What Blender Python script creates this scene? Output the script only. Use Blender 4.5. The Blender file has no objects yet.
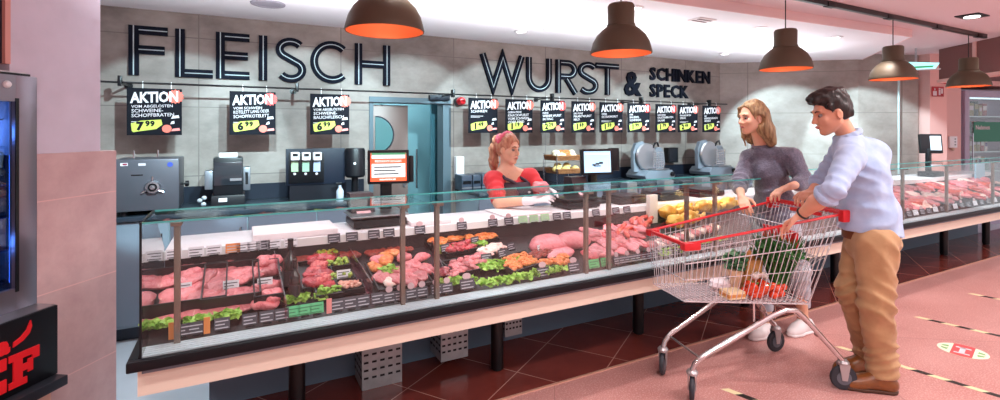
import bpy, bmesh, math, random
import numpy as np
from mathutils import Vector, Matrix
random.seed(7)
S = bpy.context.scene
COL = S.collection
PI = math.pi
H = 1.55                      # eye height
CA, SA = 0.4684, 0.8838       # heading of the view against the counter: X runs along the counter, Y towards the back wall
F = 495.0

ORD = 'first second third fourth fifth sixth seventh eighth ninth tenth eleventh twelfth thirteenth fourteenth fifteenth sixteenth seventeenth'.split()
def V(*a): return Vector(a)
def cam(r, d, z): return Vector((CA*d + SA*r, SA*d - CA*r, z))      # right / forward metres -> place
def atZ(px, py, z):
    d = (H - z)*F/(py - 130.0); return cam((px - 500)/F*d, d, z)
def xY(px, y):
    t = (px - 500)/F; return y*(CA + SA*t)/(SA - CA*t)
def atY(px, py, y):
    x = xY(px, y); d = CA*x + SA*y; return Vector((x, y, H - (py - 130)/F*d))
def atD(px, py, d): return cam((px - 500)/F*d, d, H - (py - 130)/F*d)
DY0, DZ0, DS = 2.47, 0.67, 0.224                                    # display deck: front edge, height, slope
def deckz(y): return DZ0 + DS*(y - DY0)
def onDeck(px, py):
    t = (px - 500)/F; v = (py - 130)/F; dy = SA - CA*t
    s = (H - DZ0 + DS*DY0)/(v + DS*dy)
    return Vector((s*(CA + SA*t), s*dy, H - s*v))

def lin(c):
    if isinstance(c, str):
        c = c.lstrip('#'); c = [int(c[i:i+2], 16)/255 for i in (0, 2, 4)]
    return tuple((x/12.92 if x <= .04045 else ((x + .055)/1.055)**2.4) for x in c[:3])

# ------------------------------------------------------------------ materials
MATS = {}
def mat(name, col, rough=.5, metal=0, var=0, vscale=8, col2=None, bump=0, bscale=40, stretch=None, emit=0, spec=.5, coat=0, sheen=0, sss=0, detail=4):
    if name in MATS: return MATS[name]
    m = bpy.data.materials.new(name); m.use_nodes = True
    nt = m.node_tree; b = nt.nodes['Principled BSDF']
    c = lin(col)
    b.inputs['Base Color'].default_value = (*c, 1)
    b.inputs['Roughness'].default_value = rough
    b.inputs['Metallic'].default_value = metal
    b.inputs['Specular IOR Level'].default_value = spec
    if coat: b.inputs['Coat Weight'].default_value = coat; b.inputs['Coat Roughness'].default_value = .1
    if sheen: b.inputs['Sheen Weight'].default_value = sheen
    if sss:
        b.inputs['Subsurface Weight'].default_value = sss; b.inputs['Subsurface Radius'].default_value = (.01, .004, .002)
    if emit:
        b.inputs['Emission Color'].default_value = (*c, 1); b.inputs['Emission Strength'].default_value = emit
    tc = None
    if var or col2 or bump:
        tc = nt.nodes.new('ShaderNodeTexCoord'); mp = nt.nodes.new('ShaderNodeMapping')
        nt.links.new(tc.outputs['Object'], mp.inputs['Vector'])
        if stretch: mp.inputs['Scale'].default_value = stretch
    if var or col2:
        n = nt.nodes.new('ShaderNodeTexNoise'); n.inputs['Scale'].default_value = vscale; n.inputs['Detail'].default_value = detail
        nt.links.new(mp.outputs['Vector'], n.inputs['Vector'])
        r = nt.nodes.new('ShaderNodeValToRGB')
        r.color_ramp.elements[0].position = .35; r.color_ramp.elements[1].position = .65
        a = c; z = lin(col2) if col2 else tuple(min(1, x*(1 + var)) for x in c)
        if not col2: a = tuple(x*(1 - var) for x in c)
        r.color_ramp.elements[0].color = (*a, 1); r.color_ramp.elements[1].color = (*z, 1)
        nt.links.new(n.outputs['Fac'], r.inputs['Fac']); nt.links.new(r.outputs['Color'], b.inputs['Base Color'])
    if bump:
        n2 = nt.nodes.new('ShaderNodeTexNoise'); n2.inputs['Scale'].default_value = bscale; n2.inputs['Detail'].default_value = 3
        nt.links.new(mp.outputs['Vector'], n2.inputs['Vector'])
        bp = nt.nodes.new('ShaderNodeBump'); bp.inputs['Strength'].default_value = bump; bp.inputs['Distance'].default_value = .01
        nt.links.new(n2.outputs['Fac'], bp.inputs['Height']); nt.links.new(bp.outputs['Normal'], b.inputs['Normal'])
    MATS[name] = m
    return m

def tiles(name, col, col2, w, h, grout, gw=.004, rough=.4, axes='xz', vscale=3, off=0, rot=0, bump=.2, stretch=None, speck=0, speckcol=None, origin=(0, 0), offset=0.):
    m = bpy.data.materials.new(name); m.use_nodes = True
    nt = m.node_tree; L = nt.links.new; N = nt.nodes.new; b = nt.nodes['Principled BSDF']
    b.inputs['Roughness'].default_value = rough
    g = N('ShaderNodeNewGeometry'); sp = N('ShaderNodeSeparateXYZ'); cb = N('ShaderNodeCombineXYZ')
    L(g.outputs['Position'], sp.inputs[0])
    L(sp.outputs[axes[0].upper()], cb.inputs[0]); L(sp.outputs[axes[1].upper()], cb.inputs[1])
    mp = N('ShaderNodeMapping'); mp.inputs['Rotation'].default_value = (0, 0, rot); mp.inputs['Location'].default_value = (origin[0], origin[1], 0)
    L(cb.outputs[0], mp.inputs[0])
    br = N('ShaderNodeTexBrick'); br.offset = offset; br.squash = 1
    br.inputs['Scale'].default_value = 1; br.inputs['Brick Width'].default_value = w; br.inputs['Row Height'].default_value = h
    br.inputs['Mortar Size'].default_value = gw; br.inputs['Mortar Smooth'].default_value = 0; br.inputs['Bias'].default_value = 0
    br.inputs['Color1'].default_value = (.93, .93, .93, 1); br.inputs['Color2'].default_value = (1, 1, 1, 1); br.inputs['Mortar'].default_value = (*lin(grout), 1)
    L(mp.outputs[0], br.inputs['Vector'])
    n = N('ShaderNodeTexNoise'); n.inputs['Scale'].default_value = vscale; n.inputs['Detail'].default_value = 8; n.inputs['Roughness'].default_value = .65
    mp2 = N('ShaderNodeMapping'); L(g.outputs['Position'], mp2.inputs[0])
    if stretch: mp2.inputs['Scale'].default_value = stretch
    L(mp2.outputs[0], n.inputs['Vector'])
    r = N('ShaderNodeValToRGB'); r.color_ramp.elements[0].position = .3; r.color_ramp.elements[1].position = .7
    r.color_ramp.elements[0].color = (*lin(col), 1); r.color_ramp.elements[1].color = (*lin(col2), 1)
    L(n.outputs['Fac'], r.inputs['Fac'])
    src = r.outputs['Color']
    if speck:
        n3 = N('ShaderNodeTexNoise'); n3.inputs['Scale'].default_value = speck; n3.inputs['Detail'].default_value = 2
        L(g.outputs['Position'], n3.inputs['Vector'])
        r3 = N('ShaderNodeValToRGB'); r3.color_ramp.elements[0].position = .52; r3.color_ramp.elements[1].position = .66
        r3.color_ramp.elements[0].color = (0, 0, 0, 1); r3.color_ramp.elements[1].color = (.55, .55, .55, 1)
        L(n3.outputs['Fac'], r3.inputs['Fac'])
        mx = N('ShaderNodeMix'); mx.data_type = 'RGBA'; mx.inputs[7].default_value = (*lin(speckcol), 1)
        L(r3.outputs['Color'], mx.inputs[0]); L(src, mx.inputs[6]); src = mx.outputs[2]
    mu = N('ShaderNodeMix'); mu.data_type = 'RGBA'; mu.blend_type = 'MULTIPLY'; mu.inputs[0].default_value = 1
    L(src, mu.inputs[6]); L(br.outputs['Color'], mu.inputs[7])
    m2 = N('ShaderNodeMix'); m2.data_type = 'RGBA'; m2.inputs[7].default_value = (*lin(grout), 1)
    L(br.outputs['Fac'], m2.inputs[0]); L(mu.outputs[2], m2.inputs[6])
    L(m2.outputs[2], b.inputs['Base Color'])
    if bump:
        bp = N('ShaderNodeBump'); bp.inputs['Strength'].default_value = bump; bp.inputs['Distance'].default_value = .004
        L(n.outputs['Fac'], bp.inputs['Height']); L(bp.outputs['Normal'], b.inputs['Normal'])
    MATS[name] = m
    return m

def glassmat(name, tint='#f2fbfa', refl=.08, rough=.0, cap=.3):
    m = bpy.data.materials.new(name); m.use_nodes = True
    nt = m.node_tree; N = nt.nodes.new; L = nt.links.new
    nt.nodes.remove(nt.nodes['Principled BSDF'])
    out = nt.nodes['Material Output']
    tr = N('ShaderNodeBsdfTransparent'); tr.inputs[0].default_value = (*lin(tint), 1)
    gl = N('ShaderNodeBsdfGlossy'); gl.inputs['Roughness'].default_value = rough; gl.inputs[0].default_value = (1, 1, 1, 1)
    lw = N('ShaderNodeFresnel'); lw.inputs['IOR'].default_value = 1.45
    mu = N('ShaderNodeMath'); mu.operation = 'MULTIPLY'; mu.inputs[1].default_value = refl/.08
    mi = N('ShaderNodeMath'); mi.operation = 'MINIMUM'; mi.inputs[1].default_value = cap
    mx = N('ShaderNodeMixShader')
    L(lw.outputs[0], mu.inputs[0]); L(mu.outputs[0], mi.inputs[0]); L(mi.outputs[0], mx.inputs[0]); L(tr.outputs[0], mx.inputs[1]); L(gl.outputs[0], mx.inputs[2])
    L(mx.outputs[0], out.inputs[0])
    MATS[name] = m
    return m

# ------------------------------------------------------------------ mesh collecting
class MB:
    def __init__(s): s.v = []; s.f = []; s.mi = []; s.k = 0
    def mat(s, k): s.k = k; return s
    def add(s, vs, fs):
        o = len(s.v); s.v += [tuple(v) for v in vs]
        s.f += [tuple(i + o for i in f) for f in fs]; s.mi += [s.k]*len(fs); return s
    def box(s, lo, hi, M=None, bev=0):
        x0, y0, z0 = lo; x1, y1, z1 = hi
        if bev <= 0:
            vs = [Vector(p) for p in ((x0,y0,z0),(x1,y0,z0),(x1,y1,z0),(x0,y1,z0),(x0,y0,z1),(x1,y0,z1),(x1,y1,z1),(x0,y1,z1))]
            fs = [(3,2,1,0),(4,5,6,7),(0,1,5,4),(1,2,6,5),(2,3,7,6),(3,0,4,7)]
        else:
            bm = bmesh.new(); bmesh.ops.create_cube(bm, size=1)
            for v in bm.verts: v.co = Vector(((x0+x1)/2 + v.co.x*(x1-x0), (y0+y1)/2 + v.co.y*(y1-y0), (z0+z1)/2 + v.co.z*(z1-z0)))
            bmesh.ops.bevel(bm, geom=bm.edges[:], offset=bev, segments=2, affect='EDGES', profile=.6)
            bm.verts.index_update(); vs = [v.co.copy() for v in bm.verts]; fs = [[v.index for v in f.verts] for f in bm.faces]; bm.free()
        if M is not None: vs = [M @ v for v in vs]
        return s.add(vs, fs)
    def cbox(s, c, size, M=None, bev=0):
        return s.box([c[i] - size[i]/2 for i in range(3)], [c[i] + size[i]/2 for i in range(3)], M, bev)
    def tube(s, pts, r, n=8, caps=True, closed=False):
        pts = [Vector(p) for p in pts]; k = len(pts)
        rs = r if isinstance(r, (list, tuple)) else [r]*k
        vs = []; up = None
        for i in range(k):
            a = pts[(i-1) % k] if (i > 0 or closed) else pts[i]; c = pts[(i+1) % k] if (i < k-1 or closed) else pts[i]
            t = (c - a); t = t.normalized() if t.length > 1e-9 else Vector((0,0,1))
            if up is None:
                up = Vector((0,0,1)) if abs(t.z) < .9 else Vector((1,0,0))
            u = (up - t*up.dot(t))
            if u.length < 1e-6: u = t.orthogonal()
            u.normalize(); w = t.cross(u); up = u
            for j in range(n):
                an = 2*PI*j/n; vs.append(pts[i] + (u*math.cos(an) + w*math.sin(an))*rs[i])
        fs = []
        for i in range(k if closed else k-1):
            for j in range(n):
                a = i*n + j; b = i*n + (j+1) % n; c = ((i+1) % k)*n + (j+1) % n; d = ((i+1) % k)*n + j
                fs.append((a, b, c, d))
        if caps and not closed:
            fs.append(tuple(range(n-1, -1, -1))); fs.append(tuple(range((k-1)*n, k*n)))
        return s.add(vs, fs)
    def cyl(s, a, b, r, n=16, r2=None): return s.tube([a, b], [r, r if r2 is None else r2], n)
    def lathe(s, prof, c=(0,0,0), n=24, M=None, close=False):
        vs = []; c = Vector(c)
        for (r, z) in prof:
            for j in range(n):
                an = 2*PI*j/n; p = Vector((r*math.cos(an), r*math.sin(an), z))
                vs.append((M @ p if M is not None else p) + c)
        fs = []; k = len(prof)
        for i in range(k-1):
            for j in range(n):
                fs.append((i*n + j, i*n + (j+1) % n, (i+1)*n + (j+1) % n, (i+1)*n + j))
        if prof[0][0] > 1e-5: fs.append(tuple(range(n-1, -1, -1)))
        if prof[-1][0] > 1e-5: fs.append(tuple(range((k-1)*n, k*n)))
        return s.add(vs, fs)
    def shell(s, prof, c=(0,0,0), n=24):                      # open lathe, no caps
        vs = []; c = Vector(c)
        for (r, z) in prof:
            for j in range(n):
                an = 2*PI*j/n; vs.append(Vector((r*math.cos(an), r*math.sin(an), z)) + c)
        fs = []
        for i in range(len(prof)-1):
            for j in range(n):
                fs.append((i*n + j, i*n + (j+1) % n, (i+1)*n + (j+1) % n, (i+1)*n + j))
        return s.add(vs, fs)
    def prism(s, poly, ax, h, M=None):                        # polygon (list of 2-D) extruded: ax maps (u,v,w) -> point
        n = len(poly)
        vs = [Vector(ax(u, v, 0)) for u, v in poly] + [Vector(ax(u, v, h)) for u, v in poly]
        fs = [tuple(range(n-1, -1, -1)), tuple(range(n, 2*n))] + [(i, (i+1) % n, n + (i+1) % n, n + i) for i in range(n)]
        if M is not None: vs = [M @ v for v in vs]
        return s.add(vs, fs)
    def ell(s, c, r, M=None, sub=2, noise=0, seed=0, nf=3):
        bm = bmesh.new(); bmesh.ops.create_icosphere(bm, subdivisions=sub, radius=1)
        rnd = random.Random(seed); ph = [rnd.uniform(0, 6.28) for _ in range(9)]
        bm.verts.index_update(); vs = []
        for v in bm.verts:
            p = v.co.copy()
            if noise:
                q = p*nf
                k = math.sin(q.x*1.3 + ph[0])*math.cos(q.y*1.7 + ph[1]) + .6*math.sin(q.z*2.1 + q.x*1.1 + ph[2]) + .4*math.sin(q.y*3.3 + q.z*2 + ph[3])
                p = p*(1 + noise*k)
            p = Vector((p.x*r[0], p.y*r[1], p.z*r[2]))
            if M is not None: p = M @ p
            vs.append(p + Vector(c))
        fs = [[v.index for v in f.verts] for f in bm.faces]; bm.free()
        return s.add(vs, fs)
    def slab(s, c, r, M=None, seed=0, n=26, wob=1.):
        """irregular flat cut: rounded edge, uneven outline and face"""
        rnd = random.Random(seed); ph = [rnd.uniform(0, 6.28) for _ in range(8)]
        prof = [(.0,.92),(.3,1.),(.58,1.),(.8,.86),(.93,.55),(1.,.1),(.985,-.35),(.9,-.75),(.6,-.95),(0,-.95)]
        vs = []
        for (q, z) in prof:
            for j in range(n):
                a = 2*PI*j/n; o = 1 + wob*(.16*math.sin(2*a + ph[0]) + .10*math.sin(3*a + ph[1]) + .05*math.sin(5*a + ph[2]) + .025*math.sin(9*a + ph[6]))
                x, y = q*o*math.cos(a), q*o*math.sin(a)
                zz = z + (.32*math.sin(3.1*x + ph[3])*math.cos(2.7*y + ph[4]) + .16*math.sin(7*x + 4*y + ph[5]) + .10*math.sin(11*y - 5*x + ph[7]))*(1 if z > 0 else .2)
                p = Vector((x*r[0], y*r[1], zz*r[2])); p = M @ p if M is not None else p; vs.append(p + Vector(c))
        k = len(prof); fs = []
        for i in range(k-1):
            for j in range(n): fs.append((i*n + j, i*n + (j+1) % n, (i+1)*n + (j+1) % n, (i+1)*n + j))
        return s.add(vs, fs)
    def build(s, name, mats, parent=None, smooth=35, fix=True):
        me = bpy.data.meshes.new(name)
        if not isinstance(mats, (list, tuple)): mats = [mats]
        vs = [Vector(v) for v in s.v]
        if parent is not None:
            I = wm(parent).inverted(); vs = [I @ v for v in vs]; off = Vector((0,0,0))
        else:
            lo = [min(v[i] for v in vs) for i in range(3)]; hi = [max(v[i] for v in vs) for i in range(3)]
            off = Vector(((lo[0]+hi[0])/2, (lo[1]+hi[1])/2, lo[2])); vs = [v - off for v in vs]
        me.from_pydata([tuple(v) for v in vs], [], s.f)
        for m in mats: me.materials.append(m)
        me.polygons.foreach_set('material_index', s.mi)
        if fix:
            bm = bmesh.new(); bm.from_mesh(me); bmesh.ops.recalc_face_normals(bm, faces=bm.faces[:]); bm.to_mesh(me); bm.free()
        if smooth:
            me.polygons.foreach_set('use_smooth', [True]*len(me.polygons)); me.set_sharp_from_angle(angle=math.radians(smooth))
        me.update()
        o = bpy.data.objects.new(name, me); COL.objects.link(o)
        if parent is not None: o.parent = parent
        else: o.location = off
        return o

def wm(o):
    m = Matrix.LocRotScale(o.location, o.rotation_euler, o.scale)
    return wm(o.parent) @ m if o.parent else m
def tag(o, label=None, cat=None, group=None, kind=None):
    if label: o['label'] = label
    if cat: o['category'] = cat
    if group: o['group'] = group
    if kind: o['kind'] = kind
    return o
def thing(name, label, cat, loc=(0,0,0), rz=0, group=None):
    o = bpy.data.objects.new(name, None); COL.objects.link(o); o.location = loc; o.rotation_euler = (0, 0, rz)
    o.empty_display_size = .05
    return tag(o, label, cat, group)
def struct(o): o['kind'] = 'structure'; return o
def copy_tree(o, parent=None):
    c = o.copy(); COL.objects.link(c)
    if parent is not None: c.parent = parent
    for ch in [x for x in COL.objects if x.parent == o]: copy_tree(ch, c)
    return c
def kids(o): return [x for x in COL.objects if x.parent == o]

def textmb(txt, size, bold=0., align='LEFT', sx=1., depth=.001, space=1.0, line=1.0):
    """text as a list of (verts, faces) lying in XY, facing +Z"""
    cu = bpy.data.curves.new('t', 'FONT'); cu.body = txt; cu.size = size; cu.offset = bold; cu.align_x = align; cu.extrude = depth
    cu.space_character = space; cu.space_line = line; cu.resolution_u = 2
    o = bpy.data.objects.new('t', cu); COL.objects.link(o)
    dg = bpy.context.evaluated_depsgraph_get(); me = bpy.data.meshes.new_from_object(o.evaluated_get(dg))
    vs = [Vector((v.co.x*sx, v.co.y, v.co.z)) for v in me.vertices]; fs = [tuple(p.vertices) for p in me.polygons]
    bpy.data.objects.remove(o); bpy.data.curves.remove(cu); bpy.data.meshes.remove(me)
    return vs, fs
def put_text(mb, txt, size, M, **k):
    vs, fs = textmb(txt, size, **k); mb.add([M @ v for v in vs], fs)
def frame3(o, u, v):                                           # matrix with x=u, y=v, z=u x v at o
    u = Vector(u).normalized(); v = Vector(v).normalized(); w = u.cross(v)
    return Matrix(((u.x, v.x, w.x, o[0]), (u.y, v.y, w.y, o[1]), (u.z, v.z, w.z, o[2]), (0,0,0,1)))

# ------------------------------------------------------------------ smooth bodies: distance fields turned into one skin
class SDF:
    def __init__(s, h=.008): s.h = h; s.p = []
    def rc(s, a, b, ra, rb=None, k=.02, sub=False): s.p.append(('rc', Vector(a), Vector(b), ra, ra if rb is None else rb, k, sub)); return s
    def el(s, c, r, R=None, k=.02, sub=False): s.p.append(('el', Vector(c), Vector(r), R, None, k, sub)); return s
    def chain(s, pts, rs, k=.02):
        for i in range(len(pts)-1): s.rc(pts[i], pts[i+1], rs[i], rs[i+1], k)
        return s
    def cut(s, o, n): s.p.append(('pl', Vector(o), Vector(n).normalized(), None, None, 0, True)); return s    # removes the side n points to
    def mesh(s, noise=0, nscale=20, seed=0, relax=1, folds=()):
        lo = Vector((9e9,)*3); hi = Vector((-9e9,)*3)
        bb = []
        for q in s.p:
            if q[0] == 'rc':
                m = max(q[3], q[4]); l = Vector([min(q[1][i], q[2][i]) - m for i in range(3)]); g = Vector([max(q[1][i], q[2][i]) + m for i in range(3)])
            elif q[0] == 'el':
                m = max(q[2]); l = q[1] - Vector((m,)*3); g = q[1] + Vector((m,)*3)
            else: bb.append(None); continue
            bb.append((l, g))
            if not q[6]:
                lo = Vector([min(lo[i], l[i]) for i in range(3)]); hi = Vector([max(hi[i], g[i]) for i in range(3)])
        h = s.h; lo -= Vector((3*h,)*3); hi += Vector((3*h,)*3)
        n = [int((hi[i] - lo[i])/h) + 2 for i in range(3)]
        fld = np.full(n, 1.0, np.float32)
        ax = [np.float32(lo[i]) + np.arange(n[i], dtype=np.float32)*h for i in range(3)]
        for q, b in zip(s.p, bb):
            if b is None: sl = (slice(None),)*3
            else:
                mg = max(q[5], .01) + .03
                sl = tuple(slice(max(0, int((b[0][i] - mg - lo[i])/h)), max(1, min(n[i], int((b[1][i] + mg - lo[i])/h) + 2))) for i in range(3))
            X = ax[0][sl[0]][:, None, None]; Y = ax[1][sl[1]][None, :, None]; Z = ax[2][sl[2]][None, None, :]
            if q[0] == 'rc':
                a, b2 = q[1], q[2]; d = b2 - a; L = max(d.length_squared, 1e-9)
                t = np.clip(((X - a.x)*d.x + (Y - a.y)*d.y + (Z - a.z)*d.z)/L, 0, 1)
                dist = np.sqrt((X - a.x - t*d.x)**2 + (Y - a.y - t*d.y)**2 + (Z - a.z - t*d.z)**2) - (q[3] + (q[4] - q[3])*t)
            elif q[0] == 'el':
                c, r, R = q[1], q[2], q[3]
                x, y, z = X - c.x, Y - c.y, Z - c.z
                if R is not None:
                    x, y, z = (R[0][0]*x + R[1][0]*y + R[2][0]*z, R[0][1]*x + R[1][1]*y + R[2][1]*z, R[0][2]*x + R[1][2]*y + R[2][2]*z)
                k0 = np.sqrt((x/r.x)**2 + (y/r.y)**2 + (z/r.z)**2) + 1e-6
                k1 = np.sqrt((x/r.x**2)**2 + (y/r.y**2)**2 + (z/r.z**2)**2) + 1e-6
                dist = k0*(k0 - 1)/k1
            else:
                o, nn = q[1], q[2]
                dist = -((X - o.x)*nn.x + (Y - o.y)*nn.y + (Z - o.z)*nn.z)
            f = fld[sl]; k = max(q[5], 1e-4)
            if q[6]:
                hh = np.maximum(k - np.abs(f + dist), 0)/k
                fld[sl] = np.maximum(f, -dist) + hh*hh*k*.25
            else:
                hh = np.maximum(k - np.abs(f - dist), 0)/k
                fld[sl] = np.minimum(f, dist) - hh*hh*k*.25
        if noise:
            rs = np.random.RandomState(seed)
            X, Y, Z = ax[0][:, None, None], ax[1][None, :, None], ax[2][None, None, :]
            w = 0
            for i in range(5):
                dv = rs.normal(size=3); dv /= np.linalg.norm(dv); ph = rs.uniform(0, 6.28); sc = nscale*rs.uniform(.6, 1.7)
                w = w + np.sin((X*dv[0] + Y*dv[1] + Z*dv[2])*sc + ph + 1.5*np.sin((X*dv[1] - Z*dv[0])*sc*.4 + ph))
            fld += (w*noise/2.5).astype(np.float32)
        for (pt, dv, wl, amp, rad) in folds:                       # cloth creases: place, direction across the creases, wavelength, height, reach
            dv = Vector(dv).normalized(); X, Y, Z = ax[0][:, None, None] - pt[0], ax[1][None, :, None] - pt[1], ax[2][None, None, :] - pt[2]
            q = X*dv.x + Y*dv.y + Z*dv.z; o1 = dv.orthogonal().normalized(); o2 = dv.cross(o1)
            w1 = X*o1.x + Y*o1.y + Z*o1.z; w2 = X*o2.x + Y*o2.y + Z*o2.z
            ph = q*(2*PI/wl) + 1.9*np.sin(w1*23 + 1.3 + 3*q) + 1.6*np.sin(w2*19 + .4 - 5*q) + 1.2*np.sin(w1*9 - w2*11)
            fld += (amp*(2*np.abs(np.sin(ph*.5)) - 1.2)*np.exp(-(X*X + Y*Y + Z*Z)/(rad*rad))).astype(np.float32)
        ins = fld < 0
        cs = np.zeros([k - 1 for k in n], np.int8)
        for i in (0, 1):
            for j in (0, 1):
                for k in (0, 1): cs += ins[i:n[0]-1+i, j:n[1]-1+j, k:n[2]-1+k]
        act = (cs > 0) & (cs < 8)
        idx = np.full(act.shape, -1, np.int64); A = np.argwhere(act); idx[act] = np.arange(len(A))
        P = np.zeros((len(A), 3)); W = np.zeros(len(A))
        cr = [(0,0,0),(1,0,0),(0,1,0),(1,1,0),(0,0,1),(1,0,1),(0,1,1),(1,1,1)]
        ed = [(0,1),(2,3),(4,5),(6,7),(0,2),(1,3),(4,6),(5,7),(0,4),(1,5),(2,6),(3,7)]
        for e0, e1 in ed:
            c0, c1 = cr[e0], cr[e1]
            f0 = fld[A[:,0]+c0[0], A[:,1]+c0[1], A[:,2]+c0[2]]; f1 = fld[A[:,0]+c1[0], A[:,1]+c1[1], A[:,2]+c1[2]]
            m = (f0 < 0) != (f1 < 0)
            t = np.where(m, f0/np.where(np.abs(f0 - f1) < 1e-9, 1e-9, f0 - f1), 0)
            for q in range(3): P[:, q] += np.where(m, c0[q] + (c1[q] - c0[q])*t, 0)
            W += m
        P = P/W[:, None] + A
        P = P*h + np.array([lo.x, lo.y, lo.z])
        faces = []
        for a in range(3):
            b, c = (a+1) % 3, (a+2) % 3
            s0 = [slice(None)]*3; s1 = [slice(None)]*3
            s0[a] = slice(0, n[a]-1); s1[a] = slice(1, n[a])
            f0, f1 = ins[tuple(s0)], ins[tuple(s1)]
            E = np.argwhere(f0 != f1)
            E = E[(E[:, b] > 0) & (E[:, c] > 0) & (E[:, b] < n[b]-1) & (E[:, c] < n[c]-1)]
            if not len(E): continue
            fl = f0[E[:,0], E[:,1], E[:,2]]
            def g(db, dc):
                q = E.copy(); q[:, b] -= db; q[:, c] -= dc; return idx[q[:,0], q[:,1], q[:,2]]
            Q = np.stack([g(1,1), g(0,1), g(0,0), g(1,0)], 1)
            Q[~fl] = Q[~fl][:, ::-1]
            faces.append(Q)
        Fc = np.concatenate(faces)
        for _ in range(relax):
            acc = np.zeros_like(P); cnt = np.zeros(len(P))
            for i in range(4):
                np.add.at(acc, Fc[:, i], P[Fc[:, (i+1) % 4]]); np.add.at(cnt, Fc[:, i], 1)
                np.add.at(acc, Fc[:, i], P[Fc[:, (i-1) % 4]]); np.add.at(cnt, Fc[:, i], 1)
            P = P*.5 + .5*acc/np.maximum(cnt, 1)[:, None]
        return P, Fc
    def build(s, name, m, parent=None, **k):
        P, Fc = s.mesh(**k)
        mb = MB(); mb.v = [tuple(p) for p in P]; mb.f = [tuple(int(i) for i in f) for f in Fc]; mb.mi = [0]*len(Fc)
        return mb.build(name, m, parent, smooth=80, fix=False)
# ================================================================== materials
concrete = tiles('concrete_tile', '#6c605a', '#a0958e', 1.2, .6, '#6b625d', .004, .55, 'xz', 1.7, bump=.15, stretch=(.9, .9, 1.4), origin=(.3, .05))
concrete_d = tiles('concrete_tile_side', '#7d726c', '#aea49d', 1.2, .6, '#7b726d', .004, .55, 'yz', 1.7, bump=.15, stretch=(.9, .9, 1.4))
plaster = mat('pink_plaster', '#d0c6d3', .8, var=.05, vscale=5, bump=.05, bscale=60)
pinktile = tiles('pink_tile', '#c6a09f', '#dab8b5', 3.0, .449, '#e3b9b4', .003, .5, 'xz', 7, bump=.1, origin=(0, .14))
white_ceiling = mat('white_ceiling', '#f1f0f5', .8)
pink_ceiling = mat('pink_ceiling', '#dfc9cd', .8)
shop_floor = tiles('shop_floor', '#bd827b', '#cd958e', 2.0, 2.0, '#b07c75', .003, .3, 'xy', 2, bump=.03, speck=110, speckcol='#efcfc8', rot=-math.radians(55.8))
dark_floor = tiles('red_floor_tile', '#6b3029', '#7d3a31', .49, .49, '#b98a7c', .003, .16, 'xy', 5, bump=.02, rot=-math.radians(33.7), origin=(.1, .06))  # real red tile, its colour darkened for the shade under the counter
pale_floor = mat('pale_floor', '#c6d4dd', .25, var=.04, vscale=3)
black_p = mat('black_plastic', '#0e0f14', .4, spec=.35)
black_m = mat('black_metal', '#121216', .3, .3)
dark_steel = mat('dark_steel', '#3a3d45', .35, .8)
steel = mat('brushed_steel', '#b4b6bb', .3, .95, bump=.03, bscale=90, stretch=(1, 1, .05))
steel_grey = mat('grey_metal', '#80848c', .38, .7)
chrome = mat('chrome', '#d6d7da', .14, 1)
white_p = mat('white_plastic', '#ecebee', .35)
red_p = mat('red_plastic', '#cf1d26', .3)
cream = mat('cream_panel', '#e8d8c6', .45)
navy = mat('navy_panel', '#161d2b', .45, spec=.3)
glass = glassmat('clear_glass', '#fafefd', .05, cap=.16)
edge_glass = mat('glass_edge', '#4fb0ad', .12, spec=.8)
bronze = mat('bronze_steel', '#8d7a70', .35, .75)
letter_m = mat('letter_black', '#141722', .85, spec=.1)
inlay_m = mat('letter_inlay', '#aab4b8', .7, spec=.1)
lamp_out = mat('lamp_olive', '#564a3a', .55, .25)
lamp_in = mat('lamp_copper', '#d9764a', .5, .2)
white_ink = mat('white_ink', '#d6d2d6', .7, spec=.2)
red_ink = mat('red_ink', '#e0342f', .5)
yellow_ink = mat('yellow_ink', '#c3cf5e', .7, spec=.2)
pink_ink = mat('pink_ink', '#f0918c', .6)
sign_black = mat('sign_black', '#0f111a', .75, spec=.15)

def disc_light(name, o, power, size, col=(1, .95, .92)): ...

# ================================================================== setting
def slab(name, lo, hi, m): return struct(MB().box(lo, hi).build(name, m, smooth=0))
slab('floor', (-6, -6, -.12), (13, 2.5, 0), shop_floor)
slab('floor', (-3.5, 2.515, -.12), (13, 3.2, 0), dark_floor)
slab('floor', (-3.5, 3.2, -.12), (13, 6.6, -.001), pale_floor)
struct(MB().box((-3.5, 2.5, -.1), (13, 2.515, .006)).build('trim_1', mat('floor_strip', '#d9a892', .35, .3), smooth=0))

YW = 5.05; ZC = 2.56; ZH = 2.64
DX0, DX1, DZ = 1.185, 2.02, 1.87
wb = MB()
wb.box((-2.6, YW, 0), (DX0, YW + .15, 2.8)); wb.box((DX1, YW, 0), (6.434, YW + .15, 2.8)); wb.box((DX0, YW, DZ), (DX1, YW + .15, 2.8))
struct(wb.build('wall_back', concrete, smooth=0))
def wallseg(name, a, b, m, th=.15, z1=2.8, z0=0.):
    a = Vector((a[0], a[1], 0)); b = Vector((b[0], b[1], 0)); d = (b - a).normalized(); n = Vector((d.y, -d.x, 0))
    o = MB()
    q = [a, b, b - n*th, a - n*th]
    o.add([p + Vector((0, 0, z0)) for p in q] + [p + Vector((0, 0, z1)) for p in q], [(3,2,1,0),(4,5,6,7),(0,1,5,4),(1,2,6,5),(2,3,7,6),(3,0,4,7)])
    return struct(o.build(name, m, smooth=0))
wallseg('wall_corner', (6.434, 5.05), (7.85, 3.86), concrete_d)
wallseg('wall_right', (7.85, 3.86), (8.72, 3.5), concrete_d)
# shop walls outside the picture keep the light in
slab('wall_far_left', (-3.55, -6, 0), (-3.4, 6.5, 2.8), mat('shop_wall', '#d8c3c2', .8))
slab('wall_left_end', (-2.7, 4.9, 0), (-2.55, 5.2, 2.8), MATS['shop_wall'])

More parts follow.
